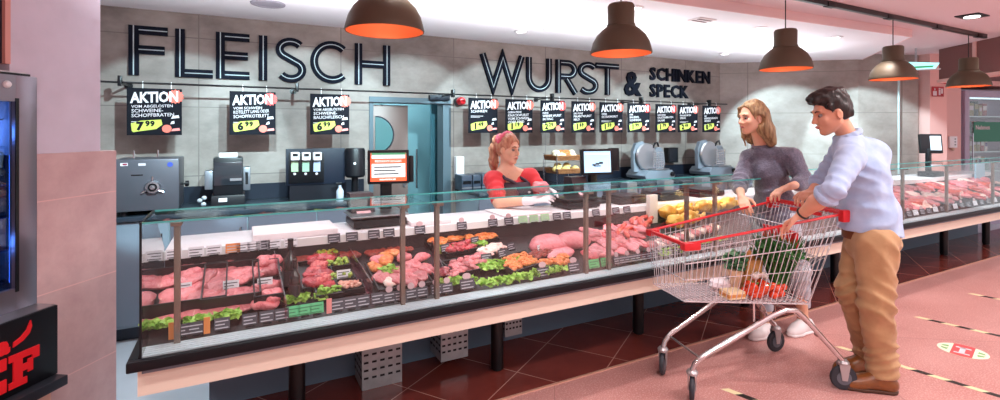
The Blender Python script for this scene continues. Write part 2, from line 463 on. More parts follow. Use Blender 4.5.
# ceilings: lower white one over the service side, higher pink one over the shop
cp = [(-3.4, 3.18), (2.83, 2.853), (6.46, 2.66), (7.9, 3.84), (6.45, 5.06), (-3.4, 5.06)]
o = MB(); o.prism(cp, lambda u, v, w: (u, v, ZC + w), .06)
struct(o.build('ceiling', white_ceiling, smooth=0))
o = MB(); o.box((-6, -6, ZH), (13, 6.6, ZH + .1)); struct(o.build('ceiling', pink_ceiling, smooth=0))
# face of the step between the two ceilings
o = MB()
for a, b in zip(cp[:3], cp[1:4]):
    a, b = Vector((*a, 0)), Vector((*b, 0)); n = (b - a).normalized(); n = Vector((n.y, -n.x, 0))
    q = [a + n*.012, b + n*.012, b, a]
    o.add([p + Vector((0, 0, ZC - .004)) for p in q] + [p + Vector((0, 0, ZH)) for p in q], [(3,2,1,0),(4,5,6,7),(0,1,5,4),(1,2,6,5),(2,3,7,6),(3,0,4,7)])
struct(o.build('trim_2', mat('step_face', '#e8cbca', .7), smooth=0))

# corridor behind the opening
lite = mat('corridor_wall', '#8fb3b8', .5)
slab('wall_corridor', (.3, 6.3, 0), (3.2, 6.4, 2.6), lite)
slab('wall_corridor_side', (2.3, 5.2, 0), (2.4, 6.3, 2.6), lite)
slab('ceiling_corridor', (.3, 5.2, 2.3), (3.2, 6.4, 2.4), white_ceiling)
# steel frame round the opening
f = MB()
for x0, x1 in ((DX0 - .01, DX0 + .03), (DX1 - .05, DX1 + .04)): f.box((x0, YW - .015, 0), (x1, YW + .16, DZ + .02))
f.box((DX0 + .03, YW - .015, DZ - .04), (DX1 - .05, YW + .16, DZ + .02))
struct(f.build('door_1_frame', mat('frame_steel', '#4f5f68', .5, .3), smooth=0))
d = thing('swing_door', 'brown steel swing door with a round porthole, slid half across the service doorway', 'door', (1.38, YW + .09, 0))
o = MB(); o.box((1.225, YW + .06, .02), (1.60, YW + .1, DZ - .06), bev=.004); o.build('door_leaf', mat('door_steel', '#66544f', .4, .2, bump=.02, bscale=60), d)
o = MB(); c = Vector((1.25, YW + .055, 1.5))
M = Matrix.Rotation(PI/2, 4, 'X')
arc = [(c.x + .19*math.sin(a), c.z + .19*math.cos(a)) for a in [PI*i/16 for i in range(17)]]
o.prism(arc, lambda u, v, w: (u, YW + .052 - w, v), .008); o.build('porthole', mat('porthole_glass', '#3c6a6c', .4), d)
o = MB(); o.tube([(p[0], YW + .046, p[1]) for p in arc], .008, 6); o.build('porthole_ring', dark_steel, d)
o = MB(); o.box((1.545, YW + .04, .95), (1.57, YW + .06, 1.15), bev=.004); o.build('push_plate', steel, d)
tag(MB().box((1.80, YW - .07, DZ + .0), (2.03, YW - .016, DZ + .055), bev=.006).build('door_closer', navy), 'dark box-shaped door closer above the service doorway', 'door closer')
d2 = thing('cold_room_door', 'pale teal cold room door seen through the service doorway', 'door', (1.95, 6.28, 0))
o = MB(); o.box((1.62, 6.22, 0), (2.28, 6.26, 2.1)); o.build('door_leaf', mat('teal_panel', '#83a9b0', .4), d2)
o = MB(); o.box((1.95, 5.35, 0), (2.03, 5.4, 2.1)); o.box((2.2, 5.35, 0), (2.28, 5.4, 2.1)); o.box((1.95, 5.35, 2.02), (2.28, 5.4, 2.1)); o.build('door_frame', mat('teal_frame', '#4f7f8c', .35, .5), d2)
o = MB(); o.cyl((2.06, 6.2, .8), (2.06, 6.2, 1.3), .014); o.build('pull_handle', chrome, d2)

# ================================================================== big wall letters
def ribbon(mb, pts, w, y0, th, closed=False):
    n = len(pts); L = []; R = []
    P = [Vector((p[0], p[1])) for p in pts]
    for i in range(n):
        a = P[i-1] if i > 0 else (P[-1] if closed else None); b = P[i+1] if i < n-1 else (P[0] if closed else None)
        d1 = (P[i] - a).normalized() if a is not None else None; d2 = (b - P[i]).normalized() if b is not None else None
        if d1 is None: d1 = d2
        if d2 is None: d2 = d1
        n1 = Vector((-d1.y, d1.x)); n2 = Vector((-d2.y, d2.x)); m = n1 + n2
        m = n1 if m.length < 1e-6 else m.normalized(); k = 1/max(.35, m.dot(n1))
        L.append(P[i] + m*w/2*k); R.append(P[i] - m*w/2*k)
    for i in range(n if closed else n-1):
        j = (i+1) % n
        q = [L[i], L[j], R[j], R[i]]
        mb.add([(p.x, y0, p.y) for p in q] + [(p.x, y0 - th, p.y) for p in q], [(3,2,1,0),(4,5,6,7),(0,1,5,4),(1,2,6,5),(2,3,7,6),(3,0,4,7)])
def arcp(cx, cz, rx, rz, a0, a1, n=18): return [(cx + rx*math.cos(math.radians(a0 + (a1-a0)*i/n)), cz + rz*math.sin(math.radians(a0 + (a1-a0)*i/n))) for i in range(n+1)]
T = .17; h_ = T/2
def glyph(c, w):
    r = w - h_; x = h_
    if c == 'F': return [[(x,0),(x,1)], [(T,1-h_),(w,1-h_)], [(T,.52),(w*.92,.52)]]
    if c == 'L': return [[(x,1),(x,0)], [(T,h_),(w,h_)]]
    if c == 'E': return [[(x,0),(x,1)], [(T,1-h_),(w,1-h_)], [(T,.51),(w*.95,.51)], [(T,h_),(w,h_)]]
    if c == 'I': return [[(w/2,0),(w/2,1)]]
    if c == 'H': return [[(x,0),(x,1)], [(r,0),(r,1)], [(T,.51),(w-T,.51)]]
    if c == 'T': return [[(0,1-h_),(w,1-h_)], [(w/2,0),(w/2,1-T)]]
    if c == 'C': return [arcp(w*.55, .5, w*.55-h_, .5-h_, 48, 312, 26)]
    if c == 'S':
        a = arcp(w/2, .73, w/2-h_-.01, .27-h_, 35, 225, 14); b = arcp(w/2, .27, w/2-h_, .27-h_+.02, 45, -145, 14); return [a + b]
    if c == 'U': return [[(x,1)] + arcp(w/2, w/2, w/2-h_, w/2-h_, 180, 360, 16) + [(r,1)]]
    if c == 'R': return [[(x,0),(x,1)], [(T,1-h_)] + arcp(w-.33, .71, .33-h_, .29-h_, 90, -90, 12) + [(T,.42+h_)], [(w*.5,.44),(w-h_*.6,0)]]
    if c == 'W': return [[(h_*.6,1),(w*.28,.08),(w*.5,.93),(w*.72,.08),(w-h_*.6,1)]]
def big_letter(c, px0, px1, zb, zt, word, nth=''):
    x0 = xY(px0, YW); x1 = xY(px1, YW); h = zt - zb; w = (x1 - x0)/h
    G = glyph(c, w)
    t = thing('wall_letter', 'big dark inline letter %s%s of %s on the concrete wall' % (c, nth, word), 'letter', ((x0+x1)/2, YW, zb), group='big letters on the back wall')
    a = MB(); b = MB()
    for st in G:
        p = [(x0 + u*h, zb + v*h) for u, v in st]
        ribbon(a, p, T*h, YW - .004, .03); ribbon(b, p, .02*h if c != 'W' else .016*h, YW - .034, .002)
    a.build('letter_body', letter_m, t, smooth=0); b.build('inlay', inlay_m, t, smooth=0)
ZB, ZT = 2.005, 2.415
for c, a, b in (('F',129,168),('L',175.5,213),('E',216,249.5),('I',258.5,267.5),('S',275,306),('C',310,348.5),('H',354.5,389.5)): big_letter(c, a, b, ZB, ZT, 'FLEISCH')
for c, a, b in (('W',480,522.5),('U',525.5,550.5),('R',555,576),('S',577,597),('T',595,617.5)): big_letter(c, a, b, ZB, ZT, 'WURST')
def flat_letter(c, xa, xb, zb, h, label):
    vs, fs = textmb(c, 1, bold=.03, depth=.015)
    lo = min(v.x for v in vs); hi = max(v.x for v in vs); l2 = min(v.y for v in vs); h2 = max(v.y for v in vs)
    o = MB(); o.add([(xa + (v.x-lo)/(hi-lo)*(xb-xa), YW - .012 - v.z, zb + (v.y-l2)/(h2-l2)*h) for v in vs], fs)
    tag(o.build('wall_letter', letter_m, smooth=0), label, 'letter', 'small letters on the back wall')
flat_letter('&', xY(623.5, YW), xY(640.5, YW), 2.005, .33, 'dark ampersand between WURST and SCHINKEN on the wall')
def word(txt, px0, px1, zb, h):
    vs, fs = textmb(txt, 1, bold=.03)
    x0, x1 = xY(px0, YW), xY(px1, YW)
    adv = []; 
    for ch in txt:
        v, _ = textmb(ch, 1, bold=.03); adv.append(max(p.x for p in v) - min(p.x for p in v))
    gap = .09; tot = sum(adv) + gap*(len(txt)-1); x = 0; seen = {}
    for i, ch in enumerate(txt):
        seen[ch] = seen.get(ch, 0) + 1
        n = (('first ' if seen[ch] == 1 else 'second ') if txt.count(ch) > 1 else '')
        flat_letter(ch, x0 + x/tot*(x1-x0), x0 + (x + adv[i])/tot*(x1-x0), zb, h, 'small dark %sletter %s of %s on the concrete wall' % (n, ch, txt)); x += adv[i] + gap
word('SCHINKEN', 649, 709, 2.235, .18)
word('SPECK', 649, 687.5, 2.005, .18)

# ================================================================== sign rail and AKTION signs
YR = 4.7; ZR = 1.915
rail = thing('sign_rail', 'thin dark rail in front of the wall carrying the offer signs', 'rail', (2.4, YR, ZR))
xr0, xr1 = xY(90, YR), xY(727, YR)
MB().cyl((xr0, YR, ZR), (xr1, YR, ZR), .008, 8).build('rod', black_m, rail)
for px in (120, 297, 453, 552, 641, 709):
    x = xY(px, YR); o = MB(); o.cyl((x, YR - .01, ZR), (x, YW, ZR), .008, 8); o.box((x - .012, YR - .03, ZR - .03), (x + .012, YR + .03, ZR + .05), bev=.004)
    o.cyl((x, YW - .015, ZR), (x, YW, ZR), .03, 12); o.build('bracket', black_m, rail)
def star(cx, cz, r, y, th, n=14, q=.82):
    pl = [((cx + (r if i % 2 else r*q)*math.cos(PI*i/n)), (cz + (r if i % 2 else r*q)*math.sin(PI*i/n))) for i in range(2*n)]
    o = MB(); o.prism(pl, lambda u, v, w: (u, y - w, v), th); return o
SIGNS = [(127,182,('VOM ABGELÖSTEN','SCHWEINE-','SCHOPFBRATEN'),'7','99'), (229.5,275.5,('VOM SCHWEIN','KOTELETT LANG ODER','SCHOPFKOTELETT'),'6','99'), (310,349,('VOM ABGELÖSTEN','SCHWEINE-','BAUCHFLEISCH'),'6','99'),
 (468,497,('SCHINKEN',),'1','49'), (505,532,('GEBRATENE','KNACKWURST','VOM SCHWEIN','ODER RIND'),'1','19'), (540,564,('FEINE','WIENER WURST','IM RING'),'2','29'), (571,594,('DIE FEINE','PIKANTWURST','MILD'),'1','69'),
 (599,622,('FEINE','EXTRAWURST'),'1','59'), (627,649,('DER','BAUERN-','SCHINKEN'),'1','99'), (655,675,('DER FEINE','KRUSTENBRATEN','SALAMI'),'1','79'), (677.5,697,('FRANKFURTER','SPECK'),'2','49'), (702,719.5,('DIE','BEINSCHINKEN','WURST'),'0','79')]
signnames = ['7.99 offer sign, first from the left on the rail', '6.99 offer sign below the letters E and I', '6.99 offer sign below the letters C and H', '1.49 offer sign beside the red wall beacon', '1.19 offer sign above the hair of the saleswoman',
 '2.29 offer sign above the bread rolls', '1.69 offer sign below the letter S of WURST', '1.59 offer sign below the letter T of WURST', '1.99 offer sign below the ampersand', '1.79 offer sign below the start of SPECK', '2.49 offer sign below the end of SPECK', '0.79 offer sign, last at the right end of the rail']
for i, (pa, pb, lines, eu, ct) in enumerate(SIGNS):
    xa, xb = xY(pa, YR), xY(pb, YR); w = xb - xa; zt = ZR - (.04 if i < 3 else .03); hh = .365; y = YR - .012
    sg = thing('offer_sign', 'black AKTION ' + signnames[i], 'sign', ((xa+xb)/2, YR, zt - hh), group='AKTION signs on the rail')
    MB().box((xa, y, zt - hh), (xb, y + .006, zt)).build('panel', sign_black, sg, smooth=0)
    for u in (.28, .8):
        o = MB(); o.tube([(xa + w*u, YR - .004, zt - .005), (xa + w*u, YR - .004, ZR + .012), (xa + w*u, YR + .01, ZR + .014)], .003, 5); o.build('hook', white_p, sg)
    star(xa + w*.88, zt - .06, .058, y - .001, .002).build('starburst', red_ink if i in (1, 5, 8, 9) else mat('star_red', '#ee6a58', .5), sg, smooth=0)
    def F3(u, v, yy=0.): return frame3((xa + u, y - .0035 - yy, zt - v), (1, 0, 0), (0, 0, 1))
    o = MB(); vs, fs = textmb('AKTION', .1, bold=.0035, depth=.0008); wd = max(v.x for v in vs)
    o.add([F3(w*.07, .115) @ Vector((v.x*(w*.86/wd), v.y*1.12 + v.x*.05, v.z)) for v in vs], fs); o.build('headline', white_ink, sg, smooth=0)
    o = MB(); z = .155
    for k, l in enumerate(lines):
        vs, fs = textmb(l, .034 if k == 0 and len(lines) > 1 else .042, bold=.0002, depth=.0006); wd = max(v.x for v in vs); sx = min(1, w*.84/wd)
        o.add([F3(w*.08, z) @ Vector((v.x*sx*.92, v.y*.9 + v.x*.04, v.z)) for v in vs], fs); z += .036
    o.build('product_text', white_ink, sg, smooth=0)
    o = MB()
    for q in range(2): o.box((xa + w*.08, y - .0025, zt - z - .012*q), (xa + w*(.5 - .12*q), y, zt - z - .012*q + .004))
    o.build('fine_print', white_ink, sg, smooth=0)
    o = MB(); c0 = Vector((xa + w*.37, 0, zt - hh + .078))
    pl = [(-.098,-.045),(-.088,-.054),(.055,-.03),(.094,.005),(.086,.044),(-.045,.034),(-.104,.012)]
    o.prism([(c0.x + u*w/.35, c0.z + v) for u, v in pl], lambda u, v, ww: (u, y - .001 - ww, v), .002); pt = o.build('price_patch', yellow_ink, sg, smooth=0)
    o = MB(); put_text(o, eu, .085, F3(w*.17, hh - .042), bold=.005); put_text(o, ct, .055, F3(w*.33, hh - .072), bold=.003, space=1.15); o.build('price_digits', sign_black, pt, smooth=0)
    o = MB(); pl = [(xa + w*.72 + .032*math.cos(a), zt - hh + .05 + .032*math.sin(a)) for a in [2*PI*k/16 for k in range(16)]]
    o.prism(pl, lambda u, v, ww: (u, y - .0035 - ww, v), .001); o.build('seal', mat('seal_pink', '#e9705f', .5), sg, smooth=0)
    for (u, v, a, b, m) in ((.8, .13, .055, .022, white_ink), (.78, .085, .03, .022, white_ink), (.8, .03, .06, .02, pink_ink)):
        o = MB(); o.prism([(xa + w*u, zt - hh + v), (xa + w*u + a, zt - hh + v + .006), (xa + w*u + a*.9, zt - hh + v + b + .006), (xa + w*u + .01, zt - hh + v + b)], lambda p, q, ww: (p, y - .001 - ww, q), .001); o.build('stamp', m, sg, smooth=0)

# red beacon on the wall
bx = atY(462, 101, YW - .12)
bc = thing('alarm_beacon', 'red round alarm beacon on the wall left of the 1.49 sign', 'beacon', (bx.x, YW, bx.z))
MB().lathe([(.001,.0),(.03,.006),(.043,.03),(.045,.06),(.045,.09)], (0,0,0), 20, Matrix.Translation((bx.x, YW - .155, bx.z)) @ Matrix.Rotation(-PI/2, 4, 'X')).build('dome', red_p, bc)
MB().lathe([(.05,0),(.05,.07)], (0,0,0), 20, Matrix.Translation((bx.x, YW - .07, bx.z)) @ Matrix.Rotation(-PI/2, 4, 'X')).build('base', dark_steel, bc)

# ================================================================== pendant lamps on their track
YL = 2.4; ZL = 1.55 + .2*YL
track = thing('ceiling_track', 'black lighting track along the pink ceiling carrying the pendant lamps', 'track', (5, YL, ZH - .06))
MB().box((.2, YL - .018, ZH - .045), (7.55, YL + .018, ZH), bev=.003).build('rail_profile', black_m, track)
for k in range(8): MB().box((.5 + k*.97, YL - .024, ZH - .05), (.62 + k*.97, YL + .024, ZH - .012), bev=.003).build('connector', black_p, track)
lampnames = ['large pendant lamp hanging above the letters H, nearest of the row', 'pendant lamp hanging over the word WURST', 'pendant lamp hanging above the blonde woman', 'pendant lamp hanging to the right of the man at the counter', 'farthest pendant lamp, by the red wall sign and chilled shelf']
for i, px in enumerate((385, 621, 785.5, 893, 968.5)):
    x = xY(px, YL)
    lp = thing('pendant_lamp', 'olive metal ' + lampnames[i], 'lamp', (x, YL, ZL), group='pendant lamps over the counter')
    R = .1885
    prof = [(R,0),(R*1.01,.008),(R*.985,.03),(R*.93,.07),(R*.80,.115),(R*.62,.15),(R*.46,.172),(R*.44,.18),(R*.44,.30),(R*.40,.312),(.012,.315)]
    o = MB(); o.shell(prof, (x, YL, ZL), 40); o.add([], [])
    o.mat(1); o.shell([(r - .004 if r > .02 else r, z - .002 if z > .01 else z + .0005) for r, z in prof], (x, YL, ZL), 40)
    o.build('shade', [lamp_out, lamp_in], lp, fix=False)
    MB().lathe([(R*.47,.17),(R*.48,.176),(R*.47,.184)], (x, YL, ZL), 32).build('collar_ring', lamp_out, lp)
    MB().lathe([(.001,.06),(.035,.07),(.05,.1),(.04,.14),(.02,.17),(.02,.3)], (x, YL, ZL), 20).build('bulb', mat('bulb_glow', '#f5c39a', .4, emit=1.2), lp)
    MB().cyl((x, YL, ZL + .31), (x, YL, ZH - .04), .004, 6).build('cable', black_p, lp)

# ================================================================== ceiling fittings
def downlight(px, py, z, label, r=.07, glow=True, square=False):
    p = atZ(px, py, z)
    t = thing('downlight' if glow else 'ceiling_speaker', label, 'light' if glow else 'speaker', (p.x, p.y, z - .01), group='recessed ceiling lights' if glow else None)
    if square:
        o = MB(); o.box((p.x - .12, p.y - .09, z - .012), (p.x + .12, p.y + .09, z - .001), bev=.003); o.build('frame', black_p, t)
        MB().lathe([(.001,-.002),(.06,-.002),(.06,.01)], (p.x, p.y, z - .016), 24).build('lens', mat('downlight_glow', '#ffffff', .4, emit=6), t)
    else:
        MB().lathe([(r*.8,.006),(r*.82,-.006),(r*1.15,-.004),(r*1.18,.006)], (p.x, p.y, z - .006), 28).build('trim_ring', white_p if glow else mat('speaker_grille', '#9c98a4', .6), t)
        MB().lathe([(.001,0),(r*.8,0),(r*.8,.004)], (p.x, p.y, z - .005), 24).build('lens' if glow else 'grille', MATS.get('downlight_glow') or mat('downlight_glow', '#ffffff', .4, emit=6), t) if glow else MB().lathe([(.001,0),(r*.82,0),(r*.82,.004)], (p.x, p.y, z - .009), 24).build('grille', MATS['speaker_grille'], t)
    return p
DL = [downlight(972, 15.5, ZH, 'square black recessed downlight in the pink ceiling above the far lamps', square=True),
      downlight(521, 31, ZC, 'small round downlight above the letter R of WURST', .06), downlight(635, 7.5, ZC, 'round downlight beside the neck of the WURST pendant lamp', .06),
      downlight(758, 28, ZC, 'round downlight left of the pendant above the woman', .07), downlight(725, 53.5, ZC, 'small round downlight near the corner of the white ceiling', .06), downlight(834, 37, ZC, 'round downlight between the third and fourth pendant lamps', .07)]
downlight(268, 3.5, ZC, 'flat grey round speaker in the white ceiling above FLEISCH', .11, False)
p = atZ(517, 20.5, ZC); t = thing('linear_light', 'narrow bright linear light slot in the white ceiling', 'light', (p.x, p.y, ZC - .01))
o = MB(); o.box((p.x - .17, p.y - .02, ZC - .012), (p.x + .17, p.y + .02, ZC - .001)); o.build('housing', white_p, t)
o = MB(); o.box((p.x - .155, p.y - .013, ZC - .014), (p.x + .155, p.y + .013, ZC - .011)); o.build('diffuser', MATS['downlight_glow'], t)
p = atZ(548, 28, ZC); tag(MB().lathe([(.001,-.03),(.03,-.026),(.045,-.01),(.05,0)], (p.x, p.y, ZC - .001), 20).build('smoke_detector', white_p), 'small white smoke detector beside the linear light', 'detector')
p = atZ(702, 19.5, ZC); t = thing('ceiling_vent', 'small slotted air vent in the white ceiling', 'vent', (p.x, p.y, ZC - .01))
o = MB(); o.box((p.x - .11, p.y - .07, ZC - .01), (p.x + .11, p.y + .07, ZC - .001)); o.build('frame', mat('vent_white', '#e2d6d6', .6), t)
for k in (-1, 1):
    o = MB(); o.box((p.x - .09, p.y + k*.03 - .013, ZC - .013), (p.x + .09, p.y + k*.03 + .013, ZC - .009)); o.build('slot', mat('vent_dark', '#6b4f4d', .7), t)

# ================================================================== left side: pink pillar, display fridge, black plinth
PO = cam(-2.157, 2.78, 0); PU = cam(-.1005, -.995, 0); PV = cam(.995, -.1005, 0)
PM = frame3(PO, PU, PV)
slab_ = MB(); slab_.box((-.002, -.34, 0), (.43, 0, 1.435), PM); struct(slab_.build('wall_pillar_tiles', pinktile, smooth=0))
o = MB(); o.box((.075, -.32, 1.435), (.532, -.022, ZH), PM); struct(o.build('wall_pillar', plaster, smooth=0))
o = MB(); o.box((.533, -.3, 1.85), (.556, -.015, ZH), PM); struct(o.build('trim_3', mat('warm_edge', '#d9988c', .6), smooth=0))
o = MB(); o.box((.557, -.3, 1.85), (1.3, -.03, ZH), PM); struct(o.build('wall_left', mat('dark_plum', '#2c2431', .6), smooth=0))

fr = thing('display_fridge', 'tall steel dry-ageing display fridge with glass door on the black plinth', 'fridge', PM @ Vector((.78, -.27, .727)))
zb, zt = .727, 1.80
o = MB(); o.box((.432, -.55, zb), (.46, -.03, zt), PM); o.box((1.1, -.55, zb), (1.13, -.03, zt), PM); o.box((.46, -.55, zb), (1.1, -.52, zt), PM)
o.box((.46, -.52, zb), (1.1, -.03, zb + .06), PM); o.box((.46, -.52, zt - .06), (1.1, -.03, zt), PM); o.build('cabinet', steel_grey, fr)
fd = MB(); fd.box((.432, -.03, zb), (.527, .004, zt), PM, bev=.004); fd.box((1.04, -.03, zb), (1.13, .004, zt), PM, bev=.004); fd.box((.527, -.03, zb), (1.04, .004, zb + .10), PM); fd.box((.527, -.03, zt - .12), (1.04, .004, zt), PM)
door = fd.build('door_frame', mat('fridge_steel', '#8e8790', .33, .8, bump=.02, bscale=50), fr)
MB().box((.522, -.026, zb + .09), (1.045, -.018, zt - .11), PM).build('door_glass', glassmat('tint_glass', '#8fa6c8', .1), door, smooth=0)
MB().box((.515, .003, zb + .085), (.53, .007, zt - .105), PM).build('gasket', black_p, door, smooth=0)
o = MB(); o.tube([PM @ Vector((1.09, .004, 1.1)), PM @ Vector((1.09, .045, 1.12)), PM @ Vector((1.09, .045, 1.5)), PM @ Vector((1.09, .004, 1.52))], .009); o.build('handle', chrome, door)
o = MB(); o.lathe([(.001,.014),(.012,.012),(.017,.004),(.017,0)], (0,0,0), 18, PM @ Matrix.Translation((.565, .004, 1.755)) @ Matrix.Rotation(-PI/2, 4, 'X')); o.build('badge', white_p, door)
for k in range(6):
    z = zb + .12 + k*.15; o = MB()
    for j in range(9): o.cyl(PM @ Vector((.47, -.5 + j*.055, z)), PM @ Vector((1.09, -.5 + j*.055, z)), .004, 5)
    for j in range(3): o.cyl(PM @ Vector((.48 + j*.3, -.51, z - .005)), PM @ Vector((.48 + j*.3, -.05, z - .005)), .005, 5)
    o.build('shelf', dark_steel, fr)
o = MB(); o.box((.5, -.05, zb + .12), (.511, -.035, zt - .14), PM); o.build('light_strip', mat('blue_led', '#5fa0ff', .4, emit=7), fr)
for k in range(5):
    for j in range(1):
        q = PM @ Vector((.66 + j*.24 + .02*k % .05, -.22, zb + .125 + k*.15 + .045))
        tag(MB().ell(q, (.1, .1, .045), sub=2, noise=.08, seed=k*3 + j).build('beef_cut', mat('aged_beef', '#5a2a2c', .5, var=.3, vscale=14)), 'dark aged beef cut lying inside the display fridge', 'meat', 'beef cuts in the display fridge')
t = thing('document_tray', 'thin white and black tray lying on top of the steel fridge', 'tray', PM @ Vector((.55, -.08, zt)))
MB().box((.45, -.16, zt + .001), (.68, -.01, zt + .012), PM, bev=.003).build('tray', black_p, t)
MB().box((.46, -.15, zt + .012), (.66, -.02, zt + .019), PM).build('papers', white_ink, t)
pl = thing('black_plinth', 'black plinth with red lettering under the steel fridge', 'plinth', PM @ Vector((.8, -.2, 0)))
o = MB(); o.box((.43, -.56, .40), (1.35, .11, .724), PM, bev=.004); o.build('body', black_p, pl)
o = MB(); o.box((.4315, -.56, .352), (1.4, .165, .398), PM, bev=.005); o.build('ledge', mat('ledge_grey', '#33343c', .3, .4), pl)
o = MB(); o.box((.445, -.5, 0), (1.33, .09, .35), PM); o.build('base', mat('peach_panel', '#e2b9a4', .5), pl)
o = MB(); o.box((.432, -.5, .724), (1.3, .1, .7265), PM); o.build('top_sheet', steel, pl, smooth=0)
sp = lambda u, v, w: PM @ Vector((u, .1105 + w, v))
red_letter = mat('red_letter', '#e4222a', .35)
Fp = [(0,0),(.075,0),(.075,.028),(.056,.028),(.056,.058),(.078,.058),(.078,.045),(.1,.045),(.1,.102),(.078,.102),(.078,.088),(.056,.088),(.056,.116),(.098,.116),(.098,.095),(.128,.095),(.128,.145),(0,.145),(0,.116),(.018,.116),(.018,.028),(0,.028)]
MB().prism([(.648 - u, .43 + v) for u, v in Fp], sp, .006).build('letter_f', red_letter, pl, smooth=0)
Ep = [(0,0),(.128,0),(.128,.055),(.098,.055),(.098,.029),(.056,.029),(.056,.058),(.09,.058),(.09,.088),(.056,.088),(.056,.116),(.098,.116),(.098,.095),(.128,.095),(.128,.145),(0,.145),(0,.116),(.018,.116),(.018,.029),(0,.029)]
MB().prism([(.785 - u, .43 + v) for u, v in Ep], sp, .006).build('letter_e', red_letter, pl, smooth=0)
o = MB(); vs, fs = textmb('a', .1, bold=.006, depth=.003); o.add([sp(.69 - v.x, .598 + v.y, .003 + v.z) for v in vs], fs); o.build('letter_a', red_letter, pl, smooth=0)
hp = [(.63,.608),(.628,.629),(.598,.642),(.575,.662),(.562,.69),(.557,.70),(.552,.672),(.562,.645),(.59,.622)]
MB().prism(hp, sp, .006).build('horn', red_letter, pl, smooth=0)
# ================================================================== the long refrigerated counter
XL, XR = -.33, 9.8
YG = 2.352                                                     # front glass
cn = thing('display_counter', 'long refrigerated meat counter with glass front, black bumper rail and cream panel', 'counter', (4.7, 2.8, 0))
o = MB(); o.box((XL - .045, 2.318, .623), (XR, 2.352, .664), bev=.006); o.box((XL - .045, 2.35, .623), (XL - .012, 3.1, .664), bev=.006); o.build('bumper', mat('bumper_black', '#121116', .5, spec=.25), cn)
o = MB(); o.box((XL - .02, 2.40, .494), (XR, 2.425, .625)); o.box((XL - .02, 2.425, .494), (XL, 3.2, .625)); o.build('fascia', cream, cn)
o = MB(); o.box((XL, 2.425, .52), (XR, 3.2, .60)); o.box((XL, 3.06, .6), (XR, 3.2, .88)); o.box((XL, 2.354, .6), (XR, 2.43, .64)); o.build('tank', mat('tank_steel', '#6d737d', .45, .5), cn)
# ridged steel sill behind the glass
o = MB(); o.box((XL, 2.356, .63), (XR, 2.466, .655)); o.build('sill', mat('sill_dark', '#7d8591', .4, .2), cn)
o = MB()
for i in range(5):
    y = 2.3585 + .0215*i; o.box((XL, y, .655), (XR, y + .0145, .667), bev=.002)
o.build('sill_ribs', mat('sill_steel', '#cbd2da', .35, .15), cn)
o = MB(); q = [(2.466, .655), (3.06, deckz(3.06)), (3.06, deckz(3.06) - .02), (2.466, .63)]
o.prism(q, lambda u, v, w: (w, u, v), XR - XL, Matrix.Translation((XL, 0, 0)))
o.box((XL, 3.045, deckz(3.045)), (XR, 3.06, .905)); o.build('deck', mat('deck_dark', '#2a2024', .5), cn)
o = MB(); o.box((XL, 3.035, .905), (XR, 3.44, .93), bev=.004); o.build('worktop', mat('worktop', '#eadfe4', .3), cn)
o = MB(); o.box((XL, 3.028, .885), (XR, 3.036, .93)); o.build('tag_rail', white_p, cn)
o = MB(); o.box((-.14, 3.2, 0), (XR, 3.23, .89)); o.build('back_panel', mat('back_panel', '#63788a', .5), cn)
for X in (.28, 1.485, 2.70, 3.95, 5.35, 6.54, 7.73, 8.96):
    o = MB(); o.lathe([(.042,.012),(.042,.52)], (X, 2.843, 0), 20); o.lathe([(.03,0),(.034,.002),(.034,.014)], (X, 2.843, 0), 16); o.build('leg', black_m, cn)
for X in (.74, .924, 1.90, 2.08, 2.78, 3.07, 4.25, 4.43, 5.54, 5.79, 6.73, 7.92, 9.1):
    o = MB(); o.box((X - .0115, 2.44, .655), (X + .0115, 2.466, 1.165), bev=.002); o.box((X - .02, 2.40, 1.158), (X + .02, 2.475, 1.174), bev=.002); o.build('glass_post', bronze, cn)
o = MB(); o.box((-.222 - .0115, 2.44, .655), (-.222 + .0115, 2.466, 1.165), bev=.002); o.box((-.242, 2.40, 1.158), (-.202, 2.475, 1.174), bev=.002); o.build('glass_post', bronze, cn)
px_ = [XL, .83, 1.99, 3.15, 4.34, 5.66, 6.73, 7.92, XR]
for a, b in zip(px_, px_[1:]):
    o = MB(); o.box((a + .002, YG, .665), (b - .002, YG + .006, 1.182)); o.build('front_pane', glass, cn, smooth=0)
    o = MB(); o.box((a + .002, YG, 1.1825), (b - .002, 2.69, 1.19)); o.build('top_pane', glass, cn, smooth=0)
    o = MB(); o.box((a + .002, YG - .001, 1.1825), (b - .002, YG + .001, 1.1905)); o.box((a + .002, 2.6895, 1.1825), (b - .002, 2.6915, 1.1905)); o.build('glass_edge', edge_glass, cn, smooth=0)
mirror_pane = glassmat('end_pane_glass', '#cfdcdc', .06)
_n = mirror_pane.node_tree.nodes
for k in _n:
    if k.bl_idname == 'ShaderNodeMath' and k.operation == 'MINIMUM': k.operation = 'MAXIMUM'; k.inputs[1].default_value = .6
o = MB(); o.prism([(YG, .665), (YG, 1.182), (2.69, 1.182), (3.03, .95), (3.03, .665)], lambda u, v, w: (XL - w, u, v), .006); o.build('end_pane', mirror_pane, cn, smooth=0)
o = MB(); o.box((XL - .007, YG - .003, .64), (XL + .001, YG + .003, 1.19)); o.box((XL - .007, YG, 1.18), (XL + .001, 2.69, 1.19)); o.build('end_frame', black_p, cn, smooth=0)
